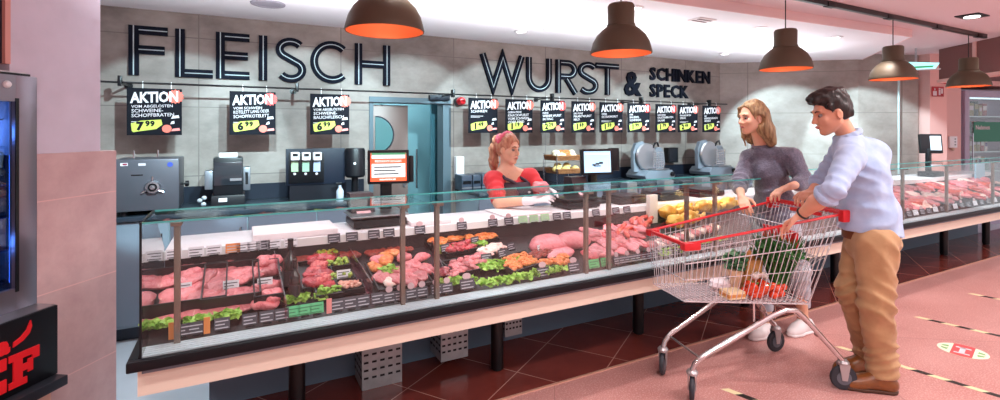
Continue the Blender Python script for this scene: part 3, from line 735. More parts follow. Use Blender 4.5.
# slanting plexi dividers on the deck
def divider(px0, py0, px1, py1, h, where):
    a = onDeck(px0, py0); b = onDeck(px1, py1)
    t = MB(); d = (b - a); n = Vector((d.y, -d.x, 0)).normalized()*.003
    q = [a, b, b + Vector((0, 0, h)), a + Vector((0, 0, h))]
    t.add([p + n for p in q] + [p - n for p in q], [(3,2,1,0),(4,5,6,7),(0,1,5,4),(1,2,6,5),(2,3,7,6),(3,0,4,7)])
    tag(t.build('plexi_divider', glassmat('pink_plexi', '#e9b9c6', .25, .15) if 'pink_plexi' not in MATS else MATS['pink_plexi'], smooth=0), 'pinkish clear divider ' + where, 'divider')
divider(274, 268, 286, 322, .10, 'standing left of the wine bottles on the counter deck')
divider(349, 262, 372, 300, .09, 'slanting between the salad bowls and the burger tray')
divider(432, 255, 446, 290, .09, 'behind the paired posts at the marinated meat platters')

# ------------------------------------------------------------------ meat, trays, greens
def marbled(name, c1, c2, c3, sc, st):
    m = mat(name, c2, .32, bump=.35, bscale=55, spec=.5); nt = m.node_tree; N = nt.nodes.new; L = nt.links.new; b = nt.nodes['Principled BSDF']
    tc = N('ShaderNodeTexCoord'); mp = N('ShaderNodeMapping'); mp.inputs['Scale'].default_value = st; L(tc.outputs['Object'], mp.inputs['Vector'])
    n = N('ShaderNodeTexNoise'); n.inputs['Scale'].default_value = sc; n.inputs['Detail'].default_value = 6; n.inputs['Roughness'].default_value = .6; n.inputs['Distortion'].default_value = 1.2; L(mp.outputs[0], n.inputs['Vector'])
    r = N('ShaderNodeValToRGB'); e = r.color_ramp.elements; e[0].position = .32; e[0].color = (*lin(c1), 1); e[1].position = .72; e[1].color = (*lin(c3), 1)
    k = e.new(.5); k.color = (*lin(c2), 1); k = e.new(.62); k.color = (*lin(c2), 1)
    L(n.outputs['Fac'], r.inputs['Fac'])
    oi = N('ShaderNodeObjectInfo'); mr = N('ShaderNodeMapRange'); mr.inputs['To Min'].default_value = .66; mr.inputs['To Max'].default_value = 1.22; L(oi.outputs['Random'], mr.inputs['Value'])
    hs_ = N('ShaderNodeHueSaturation'); L(mr.outputs[0], hs_.inputs['Value']); L(r.outputs['Color'], hs_.inputs['Color']); L(hs_.outputs['Color'], b.inputs['Base Color'])
    b.inputs['Subsurface Weight'].default_value = .1; b.inputs['Subsurface Radius'].default_value = (.008, .003, .002)
    return m
pork = marbled('pork_pink', '#c4555e', '#dd8085', '#f1c4bc', 34, (1, .35, 1))
beef = marbled('beef_red', '#93202c', '#bf3f48', '#e0918a', 40, (1, .4, 1))
mince = mat('mince_red', '#c83c45', .45, col2='#e8837f', vscale=70, bump=.8, bscale=90)
marin = mat('marinade_orange', '#d5622f', .35, col2='#ec9a55', vscale=40, bump=.4, bscale=60)
spice = mat('spice_crust', '#a5392e', .5, col2='#6b2a22', vscale=60, bump=.5, bscale=80)
ham = marbled('ham_pink', '#d3626f', '#e2858d', '#f2bdba', 24, (1, .35, 1))
sausage_m = mat('sausage_red', '#c1362f', .28, col2='#d85a48', vscale=18)
gold = mat('roast_gold', '#d9962f', .4, col2='#f0c25a', vscale=16, bump=.3, bscale=40)
green_l = mat('lettuce_green', '#7fae3c', .5, col2='#b8d66a', vscale=30)
green_d = mat('dark_green', '#2f6b33', .5, col2='#58933c', vscale=30)
tray_black = mat('tray_black', '#1d1a1e', .35)
fat = mat('fat_white', '#f0d9cf', .4, col2='#e8a9a4', vscale=20)
TILT = Matrix.Rotation(math.atan(DS), 4, 'X')
CNT = [0]
def piece(px, py, r, m, label, group, rot=0., dz=0., name='meat_cut', cat='meat', noise=.10, sub=3, flat=True):
    p = onDeck(px, py); y_ = min(max(p.y, 2.53), 3.0); p = Vector((p.x, y_, deckz(y_))); CNT[0] += 1
    M = TILT @ Matrix.Rotation(rot, 4, 'Z')
    if flat: mb = MB().slab((p.x, p.y, p.z + r[2]*.66 + .006 + dz*.8), (r[0]*1.12, r[1]*1.2, r[2]*.68), M, CNT[0], 26 if sub > 2 else 18)
    else: mb = MB().ell((p.x, p.y, p.z + r[2]*.86 + dz), r, M, sub, noise, CNT[0], 2.2)
    return tag(mb.build(name, m), label, cat, group)
def tray(px, py, w, d, label, rot=0., h=.028, m=None, group=None):
    p = onDeck(px, py); M = Matrix.Translation(p + Vector((0, 0, .008))) @ TILT @ Matrix.Rotation(rot, 4, 'Z')
    o = MB(); o.box((-w/2, -d/2, 0), (w/2, d/2, .006), M)
    for lo, hi in (((-w/2, -d/2, 0), (w/2, -d/2 + .006, h)), ((-w/2, d/2 - .006, 0), (w/2, d/2, h)), ((-w/2, -d/2, 0), (-w/2 + .006, d/2, h)), ((w/2 - .006, -d/2, 0), (w/2, d/2, h))): o.box(lo, hi, M)
    return tag(o.build('serving_tray', m or tray_black, smooth=0), label, 'tray', group), M
def leafy(c, ext, n, m, seed, size=.022, M=None, h=.02):
    """crumpled leaves heaped over an area"""
    rnd = random.Random(seed); o = MB()
    for k in range(n):
        q = Vector((rnd.uniform(-1, 1)*ext[0], rnd.uniform(-1, 1)*ext[1], rnd.uniform(.1, 1)*h))
        R = Matrix.Rotation(rnd.uniform(0, 6.28), 4, 'Z') @ Matrix.Rotation(rnd.uniform(-.9, .9), 4, 'X'); s = size*rnd.uniform(.6, 1.3)
        vs = []; fs = []; ph = rnd.uniform(0, 6)
        for i in range(5):
            for j in range(4):
                u, v = i/2 - 1, j/1.5 - 1
                w = s*(1 - .35*u*u); p = Vector((u*s, v*w*.7, .35*s*math.sin(3*u + ph) * math.cos(2.5*v + ph) + .3*s*abs(v)))
                p = R @ p + q; vs.append((M @ p if M is not None else p) + Vector(c))
        for i in range(4):
            for j in range(3): fs.append((i*4+j, i*4+j+1, (i+1)*4+j+1, (i+1)*4+j))
        o.add(vs, fs)
    return o
def garnish(px, py, ex, ey, n, label, m=None, seed=None, dz=0.):
    p = onDeck(px, py); CNT[0] += 1
    return tag(leafy((p.x, p.y, p.z + dz), (ex, ey), n, m or green_l, CNT[0], M=TILT).build('lettuce_garnish', m or green_l, fix=False), label, 'lettuce')
def pile(mb, c, ext, n, r, seed, M=None, h=.02):
    rnd = random.Random(seed)
    for k in range(n):
        q = Vector((rnd.uniform(-1, 1)*ext[0], rnd.uniform(-1, 1)*ext[1], rnd.uniform(0, 1)*h)); s = rnd.uniform(.7, 1.3)
        q = (M @ q) if M is not None else q
        mb.ell(Vector(c) + q, (r*s, r*s*.8, r*s*.7), Matrix.Rotation(rnd.uniform(0, 6), 4, 'Z'), 1, .1, seed + k)
    return mb
# leftmost section: raw cutlets in columns between dark dividers
for px, py, w, d, lb in ((192,296,.30,.36,'black deck tray under the cutlets beside the end glass'), (232,292,.25,.36,'black deck tray under the big cutlets left of the pork stacks'), (267,290,.13,.38,'narrow black deck tray under the pork stacks left of the bottles')):
    tray(px, py, w, d, lb, 0, .07)
A1 = 'pale pink raw pork cutlet heaped in the leftmost tray'
for px, py, r, ro, dz in ((176,283,(.085,.06,.022),.9,.01),(196,276,(.085,.062,.022),-.7,.02),(204,284,(.06,.055,.02),1.2,.03),(184,299,(.085,.06,.022),.6,.02),(203,300,(.075,.058,.02),-1.0,.012),(174,308,(.065,.05,.018),1.3,.01),(191,288,(.07,.055,.02),1.5,.045),(184,272,(.065,.05,.02),1.1,.02),(199,309,(.06,.04,.018),.4,.015)):
    piece(px, py, r, pork, A1, 'pork cutlets in the leftmost tray', ro, dz)
A2 = 'large pink raw pork cutlet in the second tray from the left'
for px, py, r, ro, dz in ((225,276,(.075,.07,.024),-.5,.015),(242,284,(.09,.065,.024),.8,.022),(222,290,(.08,.058,.022),1.2,.02),(236,301,(.085,.05,.022),.15,.012),(217,304,(.065,.048,.02),.9,.01),(243,274,(.05,.055,.022),1.2,.01)):
    piece(px, py, r, pork, A2, 'pork cutlets in the second tray', ro, dz)
A3 = 'thick pink pork steak stacked in the narrow tray left of the bottles'
for px, py, r, ro, dz in ((266,276,(.055,.06,.03),.2,.01),(268,272,(.05,.05,.028),1,.045),(267,292,(.055,.04,.025),.1,.01),(265,309,(.06,.045,.028),.4,.01),(272,306,(.05,.04,.028),1.2,.035)):
    piece(px, py, r, pork, A3, 'pork steaks left of the bottles', ro, dz)
for px, py, r, ro in ((186,319,(.09,.03,.014),.0),(222,314,(.09,.03,.014),.05),(242,311,(.08,.028,.014),.1)):
    piece(px, py, r, pork, 'long flat pork strip in the front row of the left section', 'flat pork strips in the front row', ro, .004)
# spiced chops in the rear rows
for (pa, pb, py, m, lb) in ((182,262,263,spice,'dark red marinated chop in the rear row of the left section'),(292,345,250.5,spice,'dark red spiced chop in the rear row behind the bottles')):
    k = 0
    for i in range(9):
        px = pa + (pb - pa)*i/8; piece(px, py - 8*(px - pa)/90, (.05,.03,.02), m, lb + ', %s from the left' % ORD[i], 'spiced chops ' + ('left' if pa < 200 else 'behind bottles'), .4*i, .006)
# wine bottles
def bottle(p, hgt, label, m, n='wine_bottle'):
    t = thing(n, label, 'bottle', p); r = hgt*.125
    MB().lathe([(r*.8,0),(r,.01),(r,hgt*.55),(r*.92,hgt*.62),(r*.45,hgt*.73),(r*.36,hgt*.78),(r*.36,hgt*.97),(r*.42,hgt*.97),(r*.42,hgt)], p, 24).build('glass_body', m, t)
    MB().lathe([(r*.40,hgt*.8),(r*.40,hgt*1.002),(.001,hgt*1.004)], p, 20).build('capsule', mat('capsule_dark', '#241a20', .4), t)
    MB().lathe([(r*1.012,hgt*.14),(r*1.012,hgt*.42)], p, 24).build('bottle_label', mat('label_dark', '#3b2c33', .6), t)
bm_ = mat('dark_bottle', '#1d1115', .12, spec=.8)
p = onDeck(290.5, 292); bottle(Vector((p.x, p.y, p.z)), .27, 'tall dark wine bottle standing behind the shorter one on the deck', bm_)
p = onDeck(294.5, 302); bottle(Vector((p.x, p.y, p.z)), .21, 'shorter dark wine bottle in front, behind the green cards', bm_)
# red goulash tray and salad bowls
t, M = tray(316, 279, .17, .30, 'black tray full of red diced beef right of the bottles', 0, .03)
for i in range(26):
    rnd = random.Random(i); piece(309 + rnd.uniform(0, 16) + (i % 5)*.5, 262 + rnd.uniform(0, 30), (.042,.034,.022), beef if i % 3 else mince, 'red beef cube in the tray right of the bottles', 'beef cubes right of the bottles', rnd.uniform(0, 3), .012 + rnd.uniform(0, .02), sub=2)
SAL = [(327,258.5,'yellow salad bowl at the back beside the beef cubes','#c9a93f'),(337,268,'pale green salad bowl, second from the back','#b9c45e'),(341,281.5,'green and cream salad bowl behind the tag stand','#c2c06c'),(329,296,'long leafy salad bowl nearest the green cards','#9fbf55'),(350,291.5,'pink and green salad bowl at the front of the slanting divider','#d98d7c')]
for i, (px, py, lb, c) in enumerate(SAL):
    t, M = tray(px, py, .135, .10, 'small black bowl tray ' + ('farthest back beside the beef cubes', 'second from the back of the salads', 'in the middle of the salads', 'nearest the green cards', 'at the slanting divider')[i], 0, .03)
    cc = M @ Vector((0, 0, .02)); o = pile(MB(), cc, (.052, .036), 40, .013, i*50, h=.022)
    tag(o.build('salad', mat('salad_%s' % c[1:], c, .5, col2='#7fae3c' if i != 4 else '#e8b1a0', vscale=45)), lb.replace('bowl', 'heap'), 'salad', kind=None)
# burger and skewer tray
t, M = tray(398, 277, .30, .33, 'wide black tray with burgers and cutlets behind the brown post', 0, .025)
for px, py, r, m in ((379,265,(.05,.04,.022),pork),(411,279,(.06,.045,.02),pork),(398,284,(.055,.04,.02),pork),(390,258,(.05,.035,.02),marin),(427,274,(.05,.04,.02),pork),(386,266,(.045,.04,.025),marin),(404,262,(.05,.035,.022),pork),(382,281,(.06,.045,.018),pork),(401,275,(.06,.04,.02),pork),(413,270,(.055,.04,.02),pork),(420,281,(.05,.04,.02),pork),(392,286,(.045,.04,.016),fat),(412,287,(.05,.035,.018),pork),(375,272,(.04,.035,.02),marin),(421,262,(.05,.035,.02),pork)):
    piece(px, py, r, m, {marin: 'round orange burger patty in the tray behind the brown post', pork: 'pale pink stuffed cutlet in the tray behind the brown post', fat: 'whitish filled roll in the tray behind the brown post'}[m], {marin: 'orange burgers', pork: 'stuffed cutlets behind the post', fat: None}[m], random.uniform(0, 3), .012)
garnish(389, 276, .04, .03, 30, 'small lettuce garnish beside the orange burgers', dz=.02)
for i in range(6): piece(370 + i*7, 255.5 - i*1.0, (.035,.03,.014), spice, 'brown crusted medallion in the row behind the burger tray, %s from the left' % ORD[i], 'medallions behind the burger tray', .5*i, .006)
# platters of marinated meat on lettuce
PL = [(444,245,.20,.07,.15,marin,'orange marinated strip','the rearmost platter beside the paired post'),(459,252,.19,.08,.15,beef,'pink gyros strip','the platter behind the first tag stand'),(468,266.5,.24,.075,.12,pork,'pink meat strip','the middle platter in front of the lettuce'),(455,275.5,.22,.06,.10,pork,'pale meat slice','the front platter by the left post'),
      (481,242,.17,.07,.1,marin,'orange cutlet piece','the rear platter left of the ham'),(491,254,.16,.06,.5,fat,'light meat roll','the platter with the leaning tags'),(519,266,.20,.12,.25,marin,'orange spiced cube','the big triangular platter right of the lettuce'),(541,258,.14,.06,.25,spice,'red brown strip','the small platter before the ham'),(557,266,.17,.06,.2,marin,'orange marinated bit','the black platter right of the ham front')]
for i, (px, py, w, d, ro, m, what, lb) in enumerate(PL):
    w *= 1.3; d *= 1.55
    t, M = tray(px, py, w, d, 'black serving platter, ' + lb.replace('the ', '', 1), ro, .03)
    rnd = random.Random(90 + i); n = 26 if i != 6 else 60
    for k in range(n):
        q = M @ Vector((rnd.uniform(-.42, .42)*w, rnd.uniform(-.38, .38)*d, .018 + rnd.uniform(0, .018))); s = .019 if i != 6 else .015
        R = TILT @ Matrix.Rotation(rnd.uniform(-.6, .6), 4, 'Z')
        tag(MB().ell(q, (s*rnd.uniform(1.2, 2.2), s, s*.8), R, 2, .12, k).build('meat_piece', m), what + ' heaped on ' + lb, 'meat', what + 's on ' + lb)
for px, py, ex, ey, n, lb in ((500,268,.15,.04,170,'long band of curly lettuce across the marinated platters'),(477,247,.06,.04,70,'lettuce bunch behind the leaning tags'),(445,253,.05,.02,40,'lettuce tuft behind the pink gyros platter'),(458,285,.10,.018,70,'lettuce row at the glass in front of the pale slices'),(505,284,.16,.018,110,'lettuce row at the glass below the orange cubes'),(548,274.5,.12,.016,80,'lettuce row at the glass below the ham'),
      (158,329.5,.045,.016,40,'lettuce tuft in the front corner by the end glass'),(198,326,.04,.016,36,'lettuce tuft between the first two front cards'),(229,320,.04,.016,36,'lettuce tuft between the second and third front cards'),(296,303,.05,.018,44,'lettuce bed behind the green cards'),(322,300,.03,.016,30,'lettuce tuft right of the green cards')):
    garnish(px, py, ex, ey, n, lb, dz=.012)
# ham block and cold cuts
hb = [(548,250,(.16,.10,.05),.2,'large smooth pink ham block draped on the deck'),(573,247,(.14,.09,.055),.0,'second pink ham block right of the draped one'),(560,257,(.12,.07,.03),.3,'flat pink ham slice in front of the ham blocks')]
for px, py, r, ro, lb in hb: piece(px, py, r, ham, lb, None, ro, 0, 'ham_block', 'ham', .05, flat=False)
rnd = random.Random(3)
for i in range(48):
    px = 589 + rnd.uniform(0, 55); py = 262 - (px - 589)*.18 - rnd.uniform(0, 26)
    piece(px, py, (rnd.uniform(.05, .08), rnd.uniform(.035, .05), rnd.uniform(.012, .022)), (ham, pork, beef, ham)[i % 4], ('pink', 'pale', 'red', 'pink')[i % 4] + ' meat slice heaped between the paired posts and the cart', ('pink', 'pale', 'red', 'pink')[i % 4] + ' slices behind the cart front', rnd.uniform(0, 3), rnd.uniform(0, .06), 'ham_slices', 'ham', .12)
def sausage(px, py, L, r, rot, m, lb, grp, dz=.0, bend=.25):
    p = onDeck(px, py); pts = []; rs = []
    for i in range(9):
        u = i/4 - 1; q = TILT @ Matrix.Rotation(rot, 4, 'Z') @ Vector((u*L/2, bend*L*(.5 - u*u*.5), r)); pts.append(p + q + Vector((0, 0, dz))); rs.append(r*(1 - .75*max(0, abs(u) - .8)/.2))
    tag(MB().tube(pts, rs, 10).build('sausage', m), lb, 'sausage', grp)
for i in range(12): sausage(618 + i*3.4, 247 - i*1.6 - (i % 3)*5, .17, .018, .3 + .2*(i % 4), sausage_m, 'dark red sausage behind the front of the cart, %s from the left' % ORD[i], 'red sausages behind the cart front', .03 + .02*(i % 2))
for i in range(10): piece(652 + i*7, 249 - i*2.1, (.05,.035,.025), fat if i % 2 else pork, 'pale packed cold cut behind the cart basket, %s from the left' % ORD[i], 'packed cold cuts behind the basket', i*.5, .006)
for i in range(8): garnish(660 + i*9, 257 - i*2.2, .035, .02, 16, 'small green lettuce tuft seen through the cart basket, %s from the left' % ORD[i], dz=.01)['group'] = 'green tufts behind the basket'
# golden roasts under the warm lamp
for i, (px, py) in enumerate(((668,216),(684,213),(700,209),(712,210),(690,222),(676,226),(722,205))):
    p = onDeck(px, py + 8); p.z += .05; p.y = min(p.y, 2.97)
    t = thing('roast_chicken', 'golden roast in the warm lit case behind the cart, ' + ('front left', 'second of the front row', 'third of the front row', 'fourth of the front row', 'middle of the nearer row', 'left of the nearer row', 'rightmost')[i], 'roast', p, 0, 'golden roasts in the warm case')
    MB().ell((p.x, p.y, p.z + .05), (.085,.06,.055), None, 3, .07, i).build('body', gold, t)
    for s in (-1, 1): MB().tube([(p.x + .05, p.y + s*.04, p.z + .05), (p.x + .10, p.y + s*.045, p.z + .06), (p.x + .135, p.y + s*.03, p.z + .085)], [.028, .02, .009], 8).build('drumstick', gold, t)
# right hand run of the counter behind the man
rnd = random.Random(11)
for i in range(110):
    px = 893 + rnd.uniform(0, 118); t_ = rnd.uniform(0, 1); py = (216 - (px - 893)*.19) - t_*26
    if onDeck(px, py).x > 9.4: continue
    k = i % 7; m = (ham, pork, beef, ham, fat, sausage_m, pork)[k]
    lb = ('pink ham piece', 'pale pork piece', 'red beef piece', 'pink ham piece', 'whitish fat-streaked piece', 'red sausage piece', 'pale pork piece')[k] + ' in the counter behind the man'
    piece(px, py, (rnd.uniform(.06, .11), rnd.uniform(.05, .075), rnd.uniform(.02, .035)), m, lb, lb + 's', rnd.uniform(0, 3), t_*.02 + rnd.uniform(0, .05), sub=2)
for px, py in ((918,209),(955,199),(985,190)):
    p = onDeck(px, py); t = thing('sliced_sausage', 'round cut sausage end with pale face behind the right glass posts', 'sausage', p, 0, 'cut sausage ends in the right counter')
    Mx = Matrix.Translation(p + Vector((0, 0, .055))) @ Matrix.Rotation(PI/2, 4, 'X')
    MB().lathe([(.05,-.08),(.055,-.07),(.055,.06)], (0,0,0), 20, Mx).build('casing', sausage_m, t); MB().lathe([(.001,.063),(.052,.063),(.052,.058)], (0,0,0), 20, Mx).build('cut_face', fat, t)

# ------------------------------------------------------------------ price cards
card_dark = mat('card_dark', '#45424c', .5); card_white = mat('card_white', '#e6e2ea', .5); card_green = mat('card_green', '#5fbf86', .5); orange_p = mat('orange_strip', '#e58a4a', .5); badge_m = mat('badge_pink', '#cfaab0', .5)
def card(p, w, h, m, label, group, rz=0., lines=3, crest=False, ink=None):
    t = thing('price_card', label, 'price card', p, rz, group)
    M = wm(t) @ Matrix.Rotation(-.25, 4, 'X')
    o = MB(); o.box((-w/2, 0, .006), (w/2, .003, h), M); o.build('card', m, t, smooth=0)
    o = MB(); o.box((-w*.3, -.012, 0), (w*.3, .02, .007), wm(t)); o.build('foot', black_p, t, smooth=0)
    if lines:
        o = MB()
        for k in range(lines): o.box((-w*.42, -.001, h*(.82 - .26*k)), (w*(.40 - .22*(k == 1)), 0, h*(.82 - .26*k) - h*.10 - (k == lines-1)*h*.06), M) if False else o.box((-w*.42, -.001, h*(.70 - .26*k)), (w*(.40 - .22*(k == 1)), 0, h*(.78 - .26*k)), M)
        o.build('print', ink or mat('card_ink', '#bdb8c2', .6), t, smooth=0)
    if crest:
        o = MB(); pl = [(w*.30*math.cos(a), h + h*.22 + h*.30*math.sin(a)) for a in [2*PI*k/14 for k in range(14)]]
        o.prism(pl, lambda u, v, ww: (u, .003 - ww, v), .003, M); o.build('crest', badge_m, t, smooth=0)
FL = 'small grey price card standing along the front sill of the left counter section'
for px in (178.5, 185, 219, 225, 248, 252, 264, 270, 280): pass
def sillp(px, y=2.475): x = xY(px, y); return Vector((x, y, deckz(y) + .003))
for i, px in enumerate((182, 196, 222, 250, 267, 282)): card(sillp(px), .06, .055, card_dark, 'small grey price card on the front sill below the cutlets, %s from the left' % ORD[i], 'front cards of the left section')
for px, lr in ((172, 'left'), (207, 'right')): 
    x = sillp(px); tag(MB().box((x.x - .012, x.y - .005, x.z), (x.x + .012, x.y, x.z + .07)).build('price_strip', orange_p, smooth=0), 'orange upright strip on the front sill below the cutlets, %s one of two' % lr, 'price strip', 'orange strips on the front sill')
for px, dz, lr in ((293, 0, 'left'), (305, 0, 'middle'), (317, 0, 'right')): card(sillp(px, 2.48) + Vector((0, 0, dz)), .062, .055, card_green, 'bright green price card in front of the wine bottles, %s of three' % lr, 'green cards before the bottles', ink=mat('green_ink', '#2d7a4d', .5))
x = sillp(329); tag(MB().box((x.x - .012, x.y - .005, x.z), (x.x + .012, x.y, x.z + .07)).build('price_strip', pink_ink, smooth=0), 'salmon upright strip right of the green cards', 'price strip')
for i, px in enumerate((338, 351, 364, 378)): card(sillp(px), .062, .06, card_dark, 'dark printed price card on the front sill below the salad bowls, %s from the left' % ORD[i], 'front cards below the salads')
for i, px in enumerate((390, 401, 412, 423)): card(sillp(px), .06, .055, card_dark, 'dark price card with round crest below the burger tray, %s from the left' % ORD[i], 'crested cards below the burgers', crest=True)
for px, lr in ((437, 'left'), (448, 'right')): card(sillp(px), .06, .055, card_dark, 'dark crested price card beside the first paired posts, %s of two' % lr, 'crested cards at the paired posts', crest=True)
card(sillp(468), .085, .06, card_dark, 'large crested price card alone before the lettuce row', None, crest=True)
card(sillp(544), .085, .06, card_dark, 'large crested price card below the small platter before the ham', None, crest=True)
card(sillp(575), .085, .06, card_dark, 'large crested price card left of the second paired posts', None, crest=True)
for px, lr in ((595, 'left'), (607, 'right')): card(sillp(px), .08, .06, mat('card_bright_green', '#57c07a', .5), 'green ribbon price card at the second paired posts, %s of two' % lr, 'green cards at the second posts', ink=MATS['green_ink'])
for k in range(9): card(sillp(618 + k*5.4), .055, .055, card_dark, 'dark price card, %s from the left in the row behind the cart front' % ORD[k], 'card row behind the cart front', crest=k % 2 == 0)
for k in range(11): card(sillp(671 + k*6.5), .07, .05, card_dark, 'dark price card, %s from the left in the row seen through the basket' % ORD[k], 'card row behind the basket', crest=False)
for k in range(17): card(sillp(897 + k*6.6), .10, .06, card_dark if k % 3 else card_white, ('dark' if k % 3 else 'white') + ' price card, %s in the row on the front sill right of the man' % ORD[k], ('dark' if k % 3 else 'white') + ' cards on the right sill', crest=k % 2 == 0)
# cards standing among the goods
for px, py, m, lb in ((183,297,card_white,'pale price card stuck in the leftmost cutlets'),(231,294,card_white,'pale price card stuck in the second tray of cutlets'),(265,291,card_white,'pale price card stuck in the narrow pork tray'),(344,282,card_white,'pale price card on a black clip among the salad bowls'),(446,254,card_dark,'dark price card in front of the pink gyros platter'),(476,246,card_dark,'tilted dark price card on the rear platter'),(487,264,card_dark,'tilted dark price card, left of two on the middle platter'),(503,259,card_dark,'tilted dark price card, right of two above the lettuce band'),(512,252,card_dark,'tilted dark price card next to the ham block'),(542,254,card_white,'white price card in front of the ham block'),(581,246,card_white,'white price card before the left post of the second pair')):
    p = onDeck(px, py + 3); card(p + Vector((0, 0, .03)), .07, .05, m, lb, None, 0 if py > 262 else .35, ink=card_dark if m is card_white else None)
# cards along the worktop edge
def edgecard(px, m, label, group, crest=False, h=.055, w=.07):
    x = xY(px, 3.02); card(Vector((x, 3.012, .887)), w, h, m, label, group, 0, ink=card_dark if m is card_white else None, crest=crest)
for i, px in enumerate((174, 196, 214, 243, 254, 274, 291)): edgecard(px, card_white, 'white price card on the worktop edge above the cutlets, %s from the left' % ORD[i], 'white cards above the cutlets')
for px in (233,): edgecard(px, orange_p, 'orange price card on the worktop edge between white cards', None)
for i, px in enumerate((263, 334, 352, 374, 389)): edgecard(px, card_dark, 'dark price card on the worktop edge left of the paired posts, %s from the left' % ORD[i], 'dark cards left of the posts')
for i, px in enumerate((420, 462, 493, 509)): edgecard(px, card_dark, 'crested dark price card on the worktop edge by the white boards, %s from the left' % ORD[i], 'crested cards by the white boards', True)
for px, lr in ((523, 'left'), (534, 'middle'), (545, 'right')): edgecard(px, mat('card_mint', '#a8d6a2', .5), 'mint green price card on the worktop edge below the saleswoman, %s of three' % lr, 'mint cards below the saleswoman')
for i, px in enumerate((557, 567, 596, 616, 627)): edgecard(px, card_dark, 'dark price card on the worktop edge right of the saleswoman, %s from the left' % ORD[i], 'dark cards right of the saleswoman')

# ------------------------------------------------------------------ things standing on the worktop
board_m = mat('board_white', '#f2e3e6', .35)
def worktop_board(px0, px1, y0, y1, z, label):
    x0, x1 = xY(px0, y0), xY(px1, y0); tag(MB().box((x0, y0, .931), (x1, y1, .931 + z), bev=.006).build('cutting_board', board_m), label, 'board')
worktop_board(253, 338, 3.06, 3.36, .035, 'long white cutting board on the worktop above the cutlets')
worktop_board(411, 452, 3.06, 3.36, .03, 'white cutting board on the worktop between the brown post and saleswoman')
worktop_board(505, 552, 3.07, 3.4, .012, 'thin white cutting board in front of the saleswoman')
def scale_(px, y, w, d, label, plate='steel'):
    x = xY(px, y); t = thing('counter_scale', label, 'scale', (x, y, .931))
    MB().box((x - w/2, y - d/2, .937), (x + w/2, y + d/2, .985), bev=.01).build('scale_body', black_p, t)
    MB().box((x - w*.53, y - d*.53, 1.0), (x + w*.53, y + d*.53, 1.012), bev=.004).build('weighing_plate', MATS['brushed_steel'] if plate == 'steel' else black_m, t)
    for sx in (-1, 1):
        for sy in (-1, 1): MB().cyl((x + sx*w*.35, y + sy*d*.35, .985), (x + sx*w*.35, y + sy*d*.35, 1.0), .015, 10).build('support', dark_steel, t); MB().cyl((x + sx*w*.4, y + sy*d*.4, .931), (x + sx*w*.4, y + sy*d*.4, .938), .015, 10).build('foot', black_p, t)
scale_(376, 3.25, .34, .26, 'flat counter scale with steel plate left of the first screen')
scale_(575, 3.24, .32, .24, 'flat black counter scale right of the saleswoman', 'black')
def register(px0, px1, py0, py1, y, label, screen, content):
    a = atY(px0, py1, y); b = atY(px1, py0, y); rz = -.5
    xm, zm = (a.x + b.x)/2, (a.z + b.z)/2; w = (b.x - a.x)*.98; h = b.z - a.z
    t = thing('till_screen', label, 'screen', (xm, y + .04, .931)); 
    M = Matrix.Translation((xm, y, zm)) @ Matrix.Rotation(math.radians(-12), 4, 'Z') @ Matrix.Rotation(-.08, 4, 'X')
    MB().box((-w/2 - .018, 0, -h/2 - .018), (w/2 + .018, .045, h/2 + .02), M, bev=.006).build('housing', black_p, t)
    s = MB().box((-w/2, -.003, -h/2), (w/2, .001, h/2), M).build('display', screen, t, smooth=0)
    for (u0, v0, u1, v1, m) in content:
        MB().box((-w/2 + u0*w, -.0045, -h/2 + v0*h), (-w/2 + u1*w, -.003, -h/2 + v1*h), M).build('display_field', m, s, smooth=0)
    o = MB(); o.box((xm - .035, y + .045, .95), (xm + .035, y + .09, zm), bev=.005); o.box((xm - .11, y - .05, .931), (xm + .11, y + .13, .952), bev=.006); o.build('stand', black_p, t)
    return t, M, w, h
scr_w = mat('screen_white', '#dfeaec', .3, emit=.9); scr_o = mat('screen_orange', '#e8623c', .3, emit=.8); scr_b = mat('screen_blue', '#a9d3ee', .3, emit=1.0); scr_g = mat('screen_green', '#4a9a70', .3, emit=.5); scr_k = mat('screen_dark', '#2b3340', .3, emit=.1)
t, M, w, h = register(370.5, 406, 152.5, 182, 3.3, 'till screen showing a white and orange page on the worktop', scr_w, [(0, .62, 1, .80, scr_o), (0, 0, 1, .14, scr_o), (0, 0, .035, 1, scr_o), (.965, 0, 1, 1, scr_o), (0, .93, 1, 1, scr_g), (.12, .67, .86, .75, scr_w), (.25, .04, .7, .09, scr_w), (.1, .48, .85, .52, scr_k), (.1, .36, .7, .40, scr_k), (.1, .24, .78, .28, scr_k)])
o = MB(); o.box((w/2 + .02, .0, -h/2 - .01), (w/2 + .05, .12, h/2 - .02), M, bev=.008); o.build('card_reader', black_p, t)
t, M, w, h = register(585.5, 609, 151, 173, 3.32, 'till screen with pale blue page right of the saleswoman', scr_b, [(.05, .86, .95, .9, scr_w), (.3, .32, .42, .40, scr_k), (.42, .36, .56, .45, scr_k), (.56, .40, .70, .5, scr_k), (.36, .28, .62, .33, scr_k)])
o = MB(); o.box((w/2 + .02, .02, -h/2 + .01), (w/2 + .10, .09, h/2 + .03), M, bev=.01); o.build('side_unit', black_p, t)
